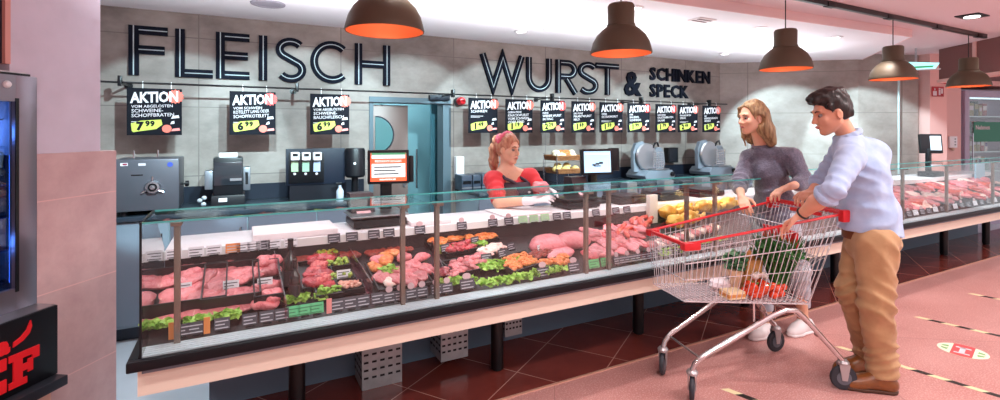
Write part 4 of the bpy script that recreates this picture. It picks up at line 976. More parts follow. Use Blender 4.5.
def printer(px, y, label, c1, z=.931, h=.2):
    x = xY(px, y); t = thing('label_printer', label, 'printer', (x, y, z))
    o = MB(); o.prism([(-.07,0),(.09,0),(.09,h),(-.02,h),(-.07,h*.45)], lambda u, v, w: (x - .075 + w, y + u, z + v), .15); o.build('housing', c1, t, smooth=0)
    o = MB(); o.box((x - .05, y - .085, z + h*.25), (x + .05, y - .06, z + h*.28)); o.add([(x - .045, y - .06, z + h*.48), (x + .045, y - .06, z + h*.48), (x + .045, y - .11, z + h*.36), (x - .045, y - .11, z + h*.36)], [(0, 1, 2, 3)]); o.build('paper_slip', mat('slip_pink', '#e6aeb4', .6), t, smooth=0)
printer(361, 3.34, 'dark label printer left of the first till screen', mat('printer_plum', '#35262c', .4))
printer(577, 3.42, 'dark label printer left of the second till screen', MATS['printer_plum'], h=.22)
# ================================================================== service side: rear worktops and machines
ZT_ = .92
pale_door = mat('pale_blue_front', '#8593a1', .4)
def rear_run(x0, x1, label, nd):
    t = thing('rear_counter', label, 'counter', ((x0+x1)/2, 4.75, 0))
    o = MB(); o.box((x0, 4.47, .10), (x1, 5.04, .885)); o.build('carcass', mat('carcass', '#8b9aa5', .5), t, smooth=0)
    o = MB(); o.box((x0, 4.52, 0), (x1, 5.04, .10)); o.build('plinth', dark_steel, t, smooth=0)
    o = MB(); o.box((x0 - .01, 4.42, .885), (x1 + .01, 5.045, ZT_), bev=.004); o.build('worktop', mat('rear_top', '#39434f', .25, .2), t)
    o = MB(); o.box((x0, 5.03, ZT_ + .002), (x1, 5.049, 1.06)); struct(o.build('trim_%d' % (nd + 2), navy, smooth=0))
    w = (x1 - x0)/nd
    for k in range(nd):
        d = MB().box((x0 + k*w + .006, 4.452, .12), (x0 + (k+1)*w - .006, 4.47, .87), bev=.003).build('door', pale_door if (nd == 5 and k < 2) else mat('lilac_front', '#6a6b79', .4), t)
        MB().cyl((x0 + (k+1)*w - .05, 4.44, .62), (x0 + (k+1)*w - .05, 4.44, .78), .007, 8).build('handle', chrome, d)
rear_run(-1.5, 1.12, 'pale blue rear cupboard counter under the meat machines at the left', 5)
rear_run(2.12, 6.35, 'long rear counter behind the saleswoman carrying the slicers', 8)

# tenderising machine
x0, x1 = -.753, -.39; yf = 4.33 + .1
t = thing('meat_machine', 'big grey cube-shaped meat machine with round hub by the pink pillar', 'machine', ((x0+x1)/2, 4.65, ZT_))
zb = .955; zt = 1.335
MB().box((x0 - .04, yf, zb), (x1, yf + .4, zt), bev=.012).build('housing', mat('machine_grey', '#5f626b', .4, .4), t)
for sx in (x0 + .02, x1 - .05):
    for sy in (yf + .05, yf + .33): MB().cyl((sx, sy, ZT_), (sx, sy, zb + .005), .02, 12).build('foot', black_p, t)
hub = atY(153, 187, yf); Mh = Matrix.Translation((hub.x, yf, hub.z)) @ Matrix.Rotation(PI/2, 4, 'X')
h_o = MB().lathe([(.05,0),(.05,.02),(.042,.035),(.03,.036),(.028,.022),(.018,.022),(.016,.04),(.001,.042)], (0,0,0), 28, Mh).build('hub', steel, t)
MB().lathe([(.026,.0225),(.0285,.0225),(.0285,.024),(.026,.024)], (0,0,0), 24, Mh).build('hub_ring', black_p, h_o)
for k in range(3):
    a = PI/2 + 2*PI*k/3; u = Vector((math.cos(a), 0, math.sin(a))); MB().cyl(Vector((hub.x, yf - .02, hub.z)) + u*.045, Vector((hub.x, yf - .02, hub.z)) + u*.08, .006, 8).build('wing_nut', chrome, h_o)
k1 = atY(178, 185, yf); MB().lathe([(.008,0),(.008,.03),(.022,.032),(.022,.055),(.001,.058)], (0,0,0), 16, Matrix.Translation((x1, yf + .1, k1.z)) @ Matrix.Rotation(PI/2, 4, 'Y')).build('knob', black_p, t)
Mf = lambda px, py: frame3((atY(px, py, yf).x, yf - .0015, atY(px, py, yf).z), (1,0,0), (0,0,1))
o = MB(); c = atY(124, 164.5, yf); o.box((c.x - .022, yf - .002, c.z - .011), (c.x + .022, yf, c.z + .011)); lb = o.build('badge', white_ink, t, smooth=0)
MB().box((c.x - .008, yf - .003, c.z - .006), (c.x + .018, yf - .002, c.z + .006)).build('badge_mark', mat('badge_wine', '#8c2a44', .5), lb, smooth=0)
c = atY(142, 164.5, yf); MB().box((c.x - .022, yf - .002, c.z - .009), (c.x + .022, yf, c.z + .009)).build('sticker', white_ink, t, smooth=0)
c = atY(170, 164.5, yf); MB().lathe([(.001,.002),(.018,.002),(.018,0)], (0,0,0), 18, Matrix.Translation((c.x, yf, c.z)) @ Matrix.Rotation(PI/2, 4, 'X')).build('blue_dial', mat('dial_blue', '#3f56b8', .4), t)
o = MB(); put_text(o, 'MADO', .016, Mf(132, 176)) if False else o.box((atY(131, 176, yf).x, yf - .002, atY(131, 176, yf).z), (atY(143, 176, yf).x, yf, atY(131, 174.8, yf).z)); o.build('script_mark', black_p, t, smooth=0)
for sx in (134, 158): 
    c = atY(sx, 160, yf + .2); MB().cyl((c.x, yf + .2, zt - .01), (c.x, yf + .2, zt + .06), .006, 8).build('pin', chrome, t)

# second machine, black with side grips
y = 4.6; xa, xb = xY(213, y), xY(243, y)
t = thing('meat_press', 'black upright meat press with grey side grips on the left rear counter', 'machine', ((xa+xb)/2, y, ZT_))
MB().box((xa, y, 1.02), (xb, y + .2, 1.325), bev=.012).build('hood', black_p, t)
MB().box((xa + .005, y - .012, 1.1), (xb - .005, y, 1.29), bev=.004).build('front_shield', mat('smoke_plastic', '#22262c', .2, coat=.5), t)
MB().box((xa - .015, y - .02, ZT_), (xb + .015, y + .24, 1.02), bev=.01).build('base', mat('base_black', '#121318', .4), t)
MB().box((xa - .06, y + .02, 1.07), (xa - .002, y + .17, 1.22), bev=.006).build('grip', steel_grey, t); g = MB().box((xb + .002, y + .02, 1.05), (xb + .055, y + .17, 1.24), bev=.006).build('grip', steel_grey, t)
MB().box((xb + .018, y + .014, 1.1), (xb + .038, y + .02, 1.2)).build('switch', black_p, g)
MB().box((xa + .12, y - .016, 1.135), (xb - .01, y - .012, 1.155)).build('name_plate', steel, t); MB().box((xa + .04, y - .024, .97), (xa + .10, y - .02, 1.0)).build('sticker', white_ink, t)
MB().box((xa + .04, y + .05, 1.325), (xb - .04, y + .15, 1.36), bev=.004).build('top_tray', white_p, t)
for k, (dx, dz) in enumerate(((-.09, .07), (-.06, .09), (-.065, .04))): MB().ell((xa + dx, y - .02, ZT_ + dz), (.02, .018, .018), sub=2).build('dial', mat('dial_grey', '#a2a5ac', .4), t)

# navy dispenser board
y = 4.62; a = atY(286, 186, y); b = atY(345, 148, y)
t = thing('dispenser_board', 'navy upright board with three white label dispensers', 'dispenser', ((a.x+b.x)/2, y, ZT_))
MB().box((a.x, y, a.z), (b.x, y + .04, b.z), bev=.004).build('board', navy, t); MB().box((a.x + .03, y + .01, ZT_), (b.x - .03, y + .035, a.z + .01)).build('support', dark_steel, t, smooth=0)
MB().box((a.x + .02, y - .012, a.z + .02), (a.x + .31, y, b.z - .04), bev=.004).build('backplate', black_p, t)
for k, px in enumerate((294.5, 305.5, 316.5)):
    c = atY(px, 160, y); x = c.x
    r = MB().box((x - .035, y - .07, c.z), (x + .035, y - .012, c.z + .07), bev=.008).build('dispenser', white_p, t)
    MB().box((x - .02, y - .073, c.z + .035), (x + .02, y - .07, c.z + .058)).build('roll_window', black_p, r)
    MB().box((x - .028, y - .025, c.z - .1), (x + .028, y - .012, c.z - .012)).build('label_card', mat('card_tint%d' % k, ('#b9d8b0', '#a9d3b6', '#b5c9e6')[k], .5), r); MB().ell((x, y - .014, c.z - .12), (.012, .006, .012), sub=2).build('button', white_p, r)
t = thing('bag_dispenser', 'black cylindrical dispenser at the right end of the navy board', 'dispenser', (xY(355, 4.6), 4.6, ZT_))
x = xY(355, 4.6); MB().lathe([(.001,.2),(.075,.202),(.09,.22),(.09,.44),(.08,.465),(.001,.47)], (x, 4.6, ZT_), 24).build('canister', black_p, t); MB().lathe([(.11,0),(.11,.012),(.03,.02),(.03,.205)], (x, 4.6, ZT_), 20).build('stand', black_m, t)
MB().ell((x - .02, 4.512, ZT_ + .33), (.012,.006,.012), sub=2).build('indicator', white_p, t)
t = thing('spray_bottle', 'small grey spray bottle on the rear counter beside the black dispenser', 'bottle', (xY(340, 4.55), 4.55, ZT_)); x = xY(340, 4.55)
MB().lathe([(.03,0),(.032,.01),(.032,.09),(.014,.12),(.012,.14)], (x, 4.55, ZT_), 16).build('bottle_body', mat('grey_plastic', '#aab4c2', .3), t); MB().box((x - .035, 4.538, ZT_ + .14), (x + .015, 4.562, ZT_ + .165), bev=.005).build('trigger_head', black_p, t)

# dark boxes and towel holder right of the doorway
y = 4.7
for pa, pb, pt, lb in ((462, 472, 176, 'left'), (473, 481, 176, 'middle'), (482, 491, 174, 'right')):
    xa, xb = xY(pa, y), xY(pb, y); z = atY(pa, pt, y).z; t = thing('film_dispenser', 'dark box-shaped dispenser, %s one of three behind the saleswoman' % lb, 'dispenser', ((xa+xb)/2, y, ZT_), 0)
    MB().box((xa, y, ZT_), (xb, y + .2, max(z, 1.08)), bev=.008).build('box', mat('slate_box', '#343c49', .35), t); MB().box((xa + .01, y - .006, ZT_ + .07), (xb - .01, y, ZT_ + .1)).build('slot', black_m, t); MB().box((xa, y - .004, ZT_ + .02), (xb, y, ZT_ + .035)).build('trim_bar', steel, t)
c = atY(459, 176, YW - .06); tag(MB().box((c.x - .04, YW - .09, 1.02), (c.x + .05, YW - .001, 1.26), bev=.01).build('towel_holder', white_p), 'white towel holder on the wall right of the doorway', 'dispenser')

# bread stand
y = 4.62; xa, xb = xY(546, y), xY(579, y); xm = (xa+xb)/2
t = thing('bread_stand', 'two-tier wire stand with brown bread baskets right of the saleswoman', 'stand', (xm, y, ZT_))
zu = atY(562, 160, y).z; zl = atY(562, 173, y).z
wick = mat('wicker', '#7d4b24', .6, var=.25, vscale=60, bump=.5, bscale=80)
for z, w, nm in ((zu, .16, 'basket'), (zl, .14, 'basket')):
    o = MB(); o.box((xm - w, y - .12, z), (xm + w, y + .12, z + .012))
    for k in range(3):
        e = w + .006*k; o.tube([(xm - e, y - .12 - .005*k, z + .012 + .018*k), (xm + e, y - .12 - .005*k, z + .012 + .018*k), (xm + e, y + .12, z + .012 + .018*k), (xm - e, y + .12, z + .012 + .018*k)], .011, 6, closed=True)
    o.build(nm, wick, t)
for sx in (-1, 1):
    for sy in (-1, 1): MB().cyl((xm + sx*.17, y + sy*.13, ZT_), (xm + sx*.17, y + sy*.13, zu + .08), .006, 8).build('upright', chrome, t)
rnd = random.Random(5)
for k in range(13):
    up = k < 8; q = k if up else k - 8; z = (zu if up else zl) + .05 + .03*(q % 2)
    p = Vector((xm - .125 + .25*(q/(7 if up else 4)), y - .06 + .07*(q % 2), z)); wht = up and q in (0, 1, 2, 6, 7)
    lb = ('pale floury bread roll in the upper basket' if wht else 'brown pretzel roll in the upper basket') if up else 'yellow bread roll in the lower basket'
    r = MB().ell(p, (.05, .042, .036), Matrix.Rotation(rnd.uniform(0, 3), 4, 'Z'), 3, .05, k).build('bread_roll', mat('roll_white', '#d3c2a6', .6, var=.08, vscale=20) if wht else (mat('roll_brown', '#9a5a2a', .4, col2='#c58645', vscale=14) if up else mat('roll_yellow', '#d9b765', .5, col2='#eed79a', vscale=14)))
    tag(r, lb, 'bread', lb + 's')

# slicers
def slicer(px, y, label, s=1.):
    x = xY(px, y); t = thing('meat_slicer', label, 'slicer', (x, y, ZT_)); W = .56*s
    al = mat('slicer_alu', '#858e99', .35, .35)
    L = lambda u, v, w: (x + u*s, y + v*s, ZT_ + w*s)
    o = MB(); o.prism([(-.24,.02),(.24,.02),(.26,.06),(.2,.12),(-.2,.12),(-.26,.06)], lambda u, v, w: L(u, -.16 + w, v), .34); o.build('base', al, t)
    for sx in (-.2, .2):
        for sy in (-.12, .14): MB().cyl(L(sx, sy, 0), L(sx, sy, .025), .02, 10).build('foot', black_p, t)
    Mb = Matrix.Translation(L(-.10, -.02, .29)) @ Matrix.Rotation(PI/2, 4, 'X') @ Matrix.Scale(s, 4)
    MB().lathe([(.001,.02),(.16,.018),(.175,.0),(.17,-.01),(.001,-.012)], (0,0,0), 40, Mb).build('blade_disc', steel, t)
    o = MB(); pr = [(-.29,.10),(-.13,.10),(-.05,.16),(.0,.30),(-.03,.42),(-.14,.485),(-.25,.46),(-.30,.36)]
    o.prism(pr, lambda u, v, w: L(u, .0 + w, v), .05); o.build('blade_guard', al, t)
    o = MB(); o.prism([(.02,.12),(.25,.12),(.27,.20),(.25,.34),(.20,.40),(.12,.40),(.03,.36)], lambda u, v, w: L(u, .02 + w, v), .16); o.build('motor_housing', al, t)
    o = MB()
    for k in range(7): o.box(L(-.06, -.10, .16 + .03*k), L(.12, -.094, .168 + .03*k))
    for k in range(5): o.box(L(-.06 + .043*k, -.104, .15), L(-.052 + .043*k, -.1, .36))
    o.build('finger_guard', chrome, t)
    o = MB(); o.box(L(-.08, -.16, .125), L(.16, .0, .14), bev=.004); o.build('carriage', steel, t)
    MB().tube([L(.0, -.03, .40), L(.02, -.05, .46), L(.06, -.05, .47), L(.09, -.04, .42)], .012*s, 8).build('handle', black_p, t)
    Mk = Matrix.Translation(L(.2, -.165, .07)) @ Matrix.Rotation(PI/2, 4, 'X'); MB().lathe([(.03,0),(.03,.02),(.001,.024)], (0,0,0), 18, Mk).build('dial', black_p, t)
slicer(651, 4.72, 'grey meat slicer on the rear counter below the ampersand', 1.0)
slicer(713, 4.72, 'grey meat slicer on the rear counter left of the blonde woman', 1.02)
c = atY(671, 154, YW - .05); t = thing('wall_box', 'dark square box on the wall between the two slicers', 'box', (c.x, YW, c.z - .1)); MB().box((c.x - .09, YW - .09, c.z - .12), (c.x + .1, YW - .001, c.z + .09), bev=.008).build('case', black_p, t); MB().box((c.x - .07, YW - .094, c.z - .1), (c.x + .08, YW - .09, c.z + .07)).build('front', dark_steel, t)
# smaller scales on the front worktop right of the second screen
for px, lb in ((626, 'low dark scale with pale head right of the pale blue screen'), (664, 'low dark scale behind the cart, below the first slicer'), (702, 'low dark scale left of the blonde woman')):
    x = xY(px, 3.25); t = thing('low_scale', lb, 'scale', (x, 3.25, .931))
    MB().box((x - .17, 3.13, .931), (x + .17, 3.37, .985), bev=.012).build('scale_body', black_p, t); MB().box((x - .15, 3.14, .99), (x + .12, 3.36, 1.002), bev=.003).build('plate', dark_steel, t); MB().box((x + .06, 3.3, .98), (x + .18, 3.4, 1.09), bev=.015).build('head', mat('blue_grey', '#7f93a6', .35), t); MB().box((x - .12, 3.37, .95), (x + .03, 3.42, 1.06), bev=.01).build('keypad', mat('slate', '#3c4858', .4), t)
# right end: scale head with small screen and blue card holder
p = atY(934, 150, 3.12); x = p.x
t = thing('scale_head', 'black scale with small tilted screen near the pink column', 'scale', (x, 3.15, .931))
MB().box((x - .16, 3.06, .931), (x + .14, 3.24, 1.0), bev=.01).build('scale_body', black_p, t); MB().box((x - .05, 3.15, .99), (x + .02, 3.20, 1.3), bev=.01).build('neck', black_p, t)
Ms = Matrix.Translation((x + .0, 3.15, 1.36)) @ Matrix.Rotation(-.75, 4, 'Z') @ Matrix.Rotation(-.15, 4, 'X'); MB().box((-.12, 0, -.12), (.13, .06, .14), Ms, bev=.012).build('head', black_p, t); MB().box((-.01, -.004, -.08), (.11, 0, .11), Ms).build('display', mat('scr_pale', '#bcd2de', .3, emit=.5), t)
p = atY(979, 172, 3.0); tag(MB().box((p.x - .14, 2.99, p.z - .12), (p.x + .16, 3.0, p.z + .12), Matrix.Identity(4)).build('card_holder', mat('pale_blue_card', '#a9d4ea', .3, emit=.0), smooth=0), 'pale blue upright card board at the right end of the counter', 'board')
for px in (975, 985):
    q = atY(px, 184, 3.0); 
p0 = p
o = MB(); o.box((p0.x - .01, 2.994, deckz(3.0)), (p0.x + .03, 3.0, p0.z - .118)); o.build('holder_leg', chrome, [x_ for x_ in COL.objects if x_.name == 'card_holder'][0])
x = xY(652, 3.0); tag(MB().box((x - .045, 2.98, deckz(3.0)), (x + .045, 3.02, 1.02), bev=.004).build('divider_board', mat('cream_board', '#f0e6dc', .4)), 'cream upright board at the left end of the warm lit case', 'divider')

# perforated steel housings under the counter
perf = mat('zinc', '#aeb2b4', .4, .6, var=.12, vscale=12)
def perf_box(px0, px1, y, z0, z1, label, dep=.2):
    xa, xb = xY(px0, y), xY(px1, y); t = thing('perforated_housing', label, 'housing', ((xa+xb)/2, y, z0))
    o = MB(); o.box((xa, y, z0), (xb, y + dep, z1)); o.mat(1); nx, nz = 5, 9; w = (xb - xa)/nx
    for i in range(nx):
        for j in range(nz):
            z = z0 + (z1 - z0)*(.12 + .8*j/nz); o.box((xa + w*(i + .22), y - .002, z), (xa + w*(i + .78), y, z + .012))
    for i in range(4):
        for j in range(nz):
            z = z0 + (z1 - z0)*(.12 + .8*j/nz); o.box((xa - .002, y + dep*(i + .2)/4, z), (xa, y + dep*(i + .8)/4, z + .012))
    o.build('casing', [perf, black_p], t, smooth=0)
perf_box(362, 402, 2.98, .0, .52, 'perforated zinc housing under the counter left of the second leg')
perf_box(441, 468, 2.98, .06, .52, 'perforated zinc housing under the counter beside the second leg', .2)
perf_box(505, 522, 3.0, .12, .52, 'small perforated zinc housing under the counter right of the second leg', .15)
for px, lb in ((285, 'first'), (592, 'third')):
    q = atY(px, 372 if px < 400 else 307, 2.75); o = MB(); o.box((q.x - .03, 2.72, .44), (q.x + .03, 2.78, .519), bev=.006); o.cyl((q.x - .05, 2.75, .43), (q.x + .01, 2.75, .43), .015, 8); tag(o.build('drain_valve', black_p), 'small black drain valve under the counter near its %s leg' % lb, 'valve')

# ================================================================== right end: column, chilled cabinet, red signs
pk = mat('pink_column', '#e6b7b0', .6)
def facing(px0, px1, d0, d1, dep, z0, z1):
    a = cam((px0-500)/F*d0, d0, 0); b = cam((px1-500)/F*d1, d1, 0); u = (b - a).normalized(); n = Vector((-u.y, u.x, 0))
    if n.dot(a) < 0: n = -n
    w = (b - a).length; return frame3(a, u, n) , w
M, w = facing(930, 947, 7.05, 7.1, .3, 0, 0)
struct(MB().box((0, 0, 0), (w, .35, ZH), M).build('wall_column', pk, smooth=0))
M2, w2 = facing(946, 961, 7.75, 7.85, .3, 0, 0)
struct(MB().box((-.1, 0, 0), (w2, .3, 2.35), M2).build('wall_pier', pk, smooth=0))
Mh, wh = facing(936, 1030, 7.7, 8.4, .3, 0, 0)
struct(MB().box((0, .05, 2.28), (wh + .6, .5, 2.36), Mh).build('trim_4', mat('pink_beam', '#e8b3ab', .6), smooth=0))
struct(MB().box((0, .12, 2.36), (wh + .6, .4, ZH), Mh).build('wall_header', mat('brown_panel', '#7d4f4c', .6), smooth=0))
struct(MB().box((.62, .06, 2.36), (.68, .13, ZH), Mh).build('trim_5', pk, smooth=0))
struct(MB().box((-.3, .6, 0), (wh + 1.5, .7, ZH), Mh).build('wall_end', mat('end_wall', '#b98f8c', .7), smooth=0))
q = cam((898 - 500)/F*6.98, 6.98, 0); struct(MB().box((q.x - .01, q.y - .02, .93), (q.x + .01, q.y + .0, ZH)).build('trim_6', mat('pale_trim', '#b9cccb', .3), smooth=0))
# hanging brown bulkhead with its pink post and lower beam at the right end of the ceiling
ha = cam((939 - 500)/F*6.7, 6.7, 0); hb = cam((1016 - 500)/F*5.55, 5.55, 0); hu = (hb - ha).normalized(); hn = Vector((-hu.y, hu.x, 0)); hn = hn if hn.dot(ha) > 0 else -hn
Mb_ = frame3(ha, hu, hn); hl = (hb - ha).length + .6
struct(MB().box((0, 0, 2.235), (hl, .1, ZH - .001), Mb_).build('trim_7', mat('brown_panel', '#7d4f4c', .6), smooth=0))
struct(MB().box((-.02, -.012, 2.19), (hl, .11, 2.234), Mb_).build('trim_8', mat('pink_beam', '#e8b3ab', .6), smooth=0))
pj = min(range(200), key=lambda k: abs(500 + F*((lambda v: (SA*v.x - CA*v.y)/(CA*v.x + SA*v.y))(ha + hu*(k*hl/200))) - 975))*hl/200
struct(MB().box((pj - .025, -.014, 2.235), (pj + .025, -.001, ZH - .001), Mb_).build('trim_9', pk, smooth=0))
# chilled cabinet with a glass door
Mc, wc = facing(962, 1040, 7.9, 8.5, .6, 0, 0); L = lambda x, y, z: Mc @ Vector((x, y, z))
t = thing('chilled_cabinet', 'chilled cabinet with grey framed glass door at the far right', 'fridge', L(.6, .3, 0)); zt = 2.2
o = MB(); o.box((0, .02, 0), (.05, .5, zt), Mc); o.box((wc - .05, .02, 0), (wc, .5, zt), Mc); o.box((.05, .47, 0), (wc - .05, .5, zt), Mc); o.box((.05, .02, 0), (wc - .05, .5, .2), Mc); o.box((.05, .02, zt - .08), (wc - .05, .5, zt), Mc); o.build('cabinet', mat('cab_lilac', '#b5abc0', .4), t, smooth=0)
o = MB(); o.box((.02, -.03, .15), (.13, .015, zt - .02), Mc, bev=.004); o.box((wc - .13, -.03, .15), (wc - .02, .015, zt - .02), Mc, bev=.004); o.box((.13, -.03, zt - .12), (wc - .13, .015, zt - .02), Mc); o.box((.13, -.03, .15), (wc - .13, .015, .25), Mc); dr = o.build('door_frame', mat('door_lilac', '#b0a6bd', .4), t)
MB().box((.13, -.01, .25), (wc - .13, -.004, zt - .12), Mc).build('door_glass', glass, dr, smooth=0)
MB().box((.16, -.06, .9), (.175, -.045, 1.5), Mc, bev=.003).build('handle', chrome, dr)
o = MB(); o.box((.14, .06, zt - .14), (wc - .14, .09, zt - .11), Mc); o.build('light_tube', mat('cool_tube', '#cfe9f2', .4, emit=1.2), t, smooth=0)
SH = [.55, .88, 1.2, 1.5, 1.78]
for z in SH: MB().box((.06, .06, z - .02), (wc - .06, .46, z), Mc).build('shelf', steel, t, smooth=0)
rnd = random.Random(21)
pc = [mat('pack_%d' % i, c, .45) for i, c in enumerate(('#1f5f58', '#c9c2cc', '#5d3a86', '#15262e', '#8f2b38', '#3f8480', '#8f8050', '#d9d6d8'))]
pn = ('teal', 'white', 'purple', 'dark', 'red', 'aqua', 'yellow', 'bright white')
for si, z in enumerate(SH):
    x = .1
    while x < min(wc - .2, .72):
        w_ = rnd.uniform(.07, .12); h_ = rnd.uniform(.17, .25); k = rnd.randrange(8)
        pkg = thing('food_package', '%s food package on the %s shelf of the chilled cabinet' % (pn[k], ('lowest', 'second', 'third', 'fourth', 'top')[si]), 'package', L(x + w_/2, .14, z), 0, 'packages in the chilled cabinet, %s %d' % (pn[k], si))
        MB().box((x, .08, z), (x + w_, .2, z + h_), Mc, bev=.006).build('pack', pc[k], pkg); MB().box((x + .01, .078, z + h_*.45), (x + w_ - .01, .08, z + h_*.8), Mc).build('pack_label', pc[(k + 3) % 8], pkg, smooth=0)
        x += w_ + .012
sg = thing('door_notice', 'green notice with white writing stuck on the chilled cabinet door', 'sign', L(.42, -.012, 1.33))
MB().box((.26, -.014, 1.36), (.95, -.0105, 1.68), Mc).build('panel', mat('sign_green', '#1d7f5f', .5), sg, smooth=0)
o = MB(); Mt = Mc @ Matrix.Translation((.30, -.0155, 1.56)) @ Matrix.Rotation(PI/2, 4, 'X')
put_text(o, 'Nehmen', .10, Mt, bold=.002); o.build('lettering', white_ink, sg, smooth=0)
# fire sign, bell, emergency lamp, thermostat on the column and pier
c = lambda px, py, d: atD(px, py, d)
sg = thing('fire_sign', 'red fire equipment sign with white symbols on the pink column', 'sign', M @ Vector((w*.4, -.01, 2.0)))
z0 = 1.55 + (130 - 96.5)*7.05/F; z1 = 1.55 + (130 - 86.5)*7.05/F
MB().box((w*.07, -.012, z0), (w*.76, -.006, z1), M).build('panel', mat('sign_red', '#a8202c', .45), sg, smooth=0)
o = MB(); mz = (z0 + z1)/2; hh = z1 - z0
o.box((w*.12, -.014, z0 + hh*.1), (w*.34, -.012, z0 + hh*.55), M); o.ell(M @ Vector((w*.23, -.013, z0 + hh*.72)), (.015, .003, .02), sub=2); o.box((w*.46, -.014, z0 + hh*.15), (w*.56, -.012, z0 + hh*.7), M); o.box((w*.60, -.014, z0 + hh*.3), (w*.70, -.012, z0 + hh*.8), M); o.box((w*.46, -.014, z0 + hh*.75), (w*.56, -.012, z0 + hh*.85), M)
o.build('symbols', white_ink, sg, smooth=0)
q = M @ Vector((w*.72, -.05, 1.55 + 49*7.05/F)); tag(MB().ell(q, (.05, .04, .045), sub=3).build('alarm_bell', red_p), 'red alarm bell high on the pink column', 'bell')
q = atD(917, 64, 6.6); t = thing('emergency_lamp', 'bright cyan emergency exit lamp under the ceiling by the pink column', 'lamp', q)
Me = Matrix.Translation(q) @ Matrix.Rotation(-1.05, 4, 'Z'); o = MB(); o.prism([(-.24,-.07),(.19,-.07),(.23,.0),(-.24,.05)], lambda u, v, w: (u, w, v), .035, Me); o.build('light_panel', mat('exit_cyan', '#9fe9ee', .4, emit=1.4), t, smooth=0)
o = MB(); o.prism([(-.2,-.055),(.16,-.055),(.17,-.03),(-.2,-.03)], lambda u, v, w: (u, w - .003, v), .003, Me); o.build('green_band', mat('exit_green', '#3aa66a', .4, emit=.6), t, smooth=0); MB().box((-.02, .005, .02), (.0, .025, ZH - q.z), Me).build('hanger', steel, t); MB().box((-.26, -.004, -.085), (.24, .04, -.072), Me).build('lower_frame', white_p, t)
t = thing('wall_thermostat', 'small white panel with dots on the pink pier beside the chilled cabinet', 'panel', M2 @ Vector((w2*.35, 0, 1.4))); z = 1.55 - 12*7.8/F
MB().box((w2*.12, -.03, z - .09), (w2*.62, -.001, z + .09), M2, bev=.006).build('case', white_p, t)
o = MB()
for k in range(3): o.box((w2*.42, -.033, z - .05 + .045*k), (w2*.5, -.03, z - .035 + .045*k), M2)
o.build('buttons', dark_steel, t, smooth=0)
q = atD(953, 150, 7.75); tag(MB().ell(M2 @ Vector((w2*.3, -.03, 1.55 - 19*7.8/F)), (.05,.025,.025), sub=2).build('sensor', mat('beige', '#c9a48f', .5)), 'small beige sensor below the white dotted panel', 'sensor')

# ================================================================== floor markings
tape_y = mat('tape_yellow', '#e6dcae', .5); tape_k = mat('tape_black', '#26221f', .5)
def tape(pa, pb, label, w=.042, seg=.085):
    a = atZ(*pa, 0); b = atZ(*pb, 0); u = (b - a).normalized(); n = Vector((-u.y, u.x, 0)); L_ = (b - a).length
    t = thing('floor_tape', label, 'tape', (a + b)/2); Mt = frame3(a, u, n)
    o = MB()
    for off in (0, seg):
        x = off; o.mat(1 if off else 0)
        while x < L_:
            e = min(x + seg, L_); k = w*.7
            o.prism([(x, -w/2), (e, -w/2), (e + k, w/2), (x + k, w/2)], lambda p, q, ww: Mt @ Vector((p, q, .0006 + ww)), .0008); x += 2*seg
    o.build('striped_band', [tape_y, tape_k], t, smooth=0)
tape((836, 346), (1010, 399.7), 'black and yellow floor tape beside the heels of the man')
tape((914, 316.3), (1010, 338.5), 'black and yellow floor tape behind the round floor sticker')
tape((968, 293.2), (1010, 301.5), 'farthest black and yellow floor tape at the right edge')
tape((722, 388), (775, 408), 'black and yellow floor tape between the cart wheels')
# round distance sticker
cs = atZ(964, 351, 0); e1 = atZ(937, 344.5, 0); e2 = atZ(990, 357.5, 0); u = (e2 - e1).normalized(); n = Vector((-u.y, u.x, 0)); R = .2
Rr = (e2 - e1).length/2; cs = (e1 + e2)/2
Mt = frame3(cs, u, n); b_ = atZ(964, 344.5, 0); 
t = thing('floor_sticker', 'round red white and green distance sticker on the floor between tapes', 'sticker', cs)
RY = Rr*.92
circ = lambda r, n_=36: [(Rr*r*math.cos(2*PI*k/n_), RY*r*math.sin(2*PI*k/n_)) for k in range(n_)]
put = lambda o, pl, z, h=.0006: o.prism(pl, lambda p, q, ww: Mt @ Vector((p, q, z + ww)), h)
put(MB(), circ(1), .0005).build('disc', mat('sticker_cream', '#eef0d2', .5), t, smooth=0)
bandx = Rr*.42; yb = lambda x: RY*math.sqrt(1 - (x/Rr)**2)*.985
pl = [(-bandx + 2*bandx*k/12, -yb(-bandx + 2*bandx*k/12)) for k in range(13)] + [(bandx - 2*bandx*k/12, yb(bandx - 2*bandx*k/12)) for k in range(13)]
put(MB(), pl, .0012).build('red_band', mat('sticker_red', '#d25657', .5), t, smooth=0)
o = MB(); put(o, [(-.12*Rr, -.5*RY), (.1*Rr, -.5*RY), (.1*Rr, .45*RY), (-.12*Rr, .45*RY)], .0019); put(o, [(-.3*Rr, .32*RY), (.3*Rr, .32*RY), (.3*Rr, .5*RY), (-.3*Rr, .5*RY)], .0019); put(o, [(-.3*Rr, -.6*RY), (.3*Rr, -.6*RY), (.3*Rr, -.45*RY), (-.3*Rr, -.45*RY)], .0019); o.build('white_mark', white_ink, t, smooth=0)
o = MB()
for s in (-1, 1):
    for k in (-1, 1): put(o, [(s*.55*Rr, k*.12*RY), (s*.85*Rr, k*.1*RY), (s*.8*Rr, k*.3*RY), (s*.58*Rr, k*.42*RY)], .0012)
o.build('green_marks', mat('sticker_green', '#7fb873', .5), t, smooth=0)
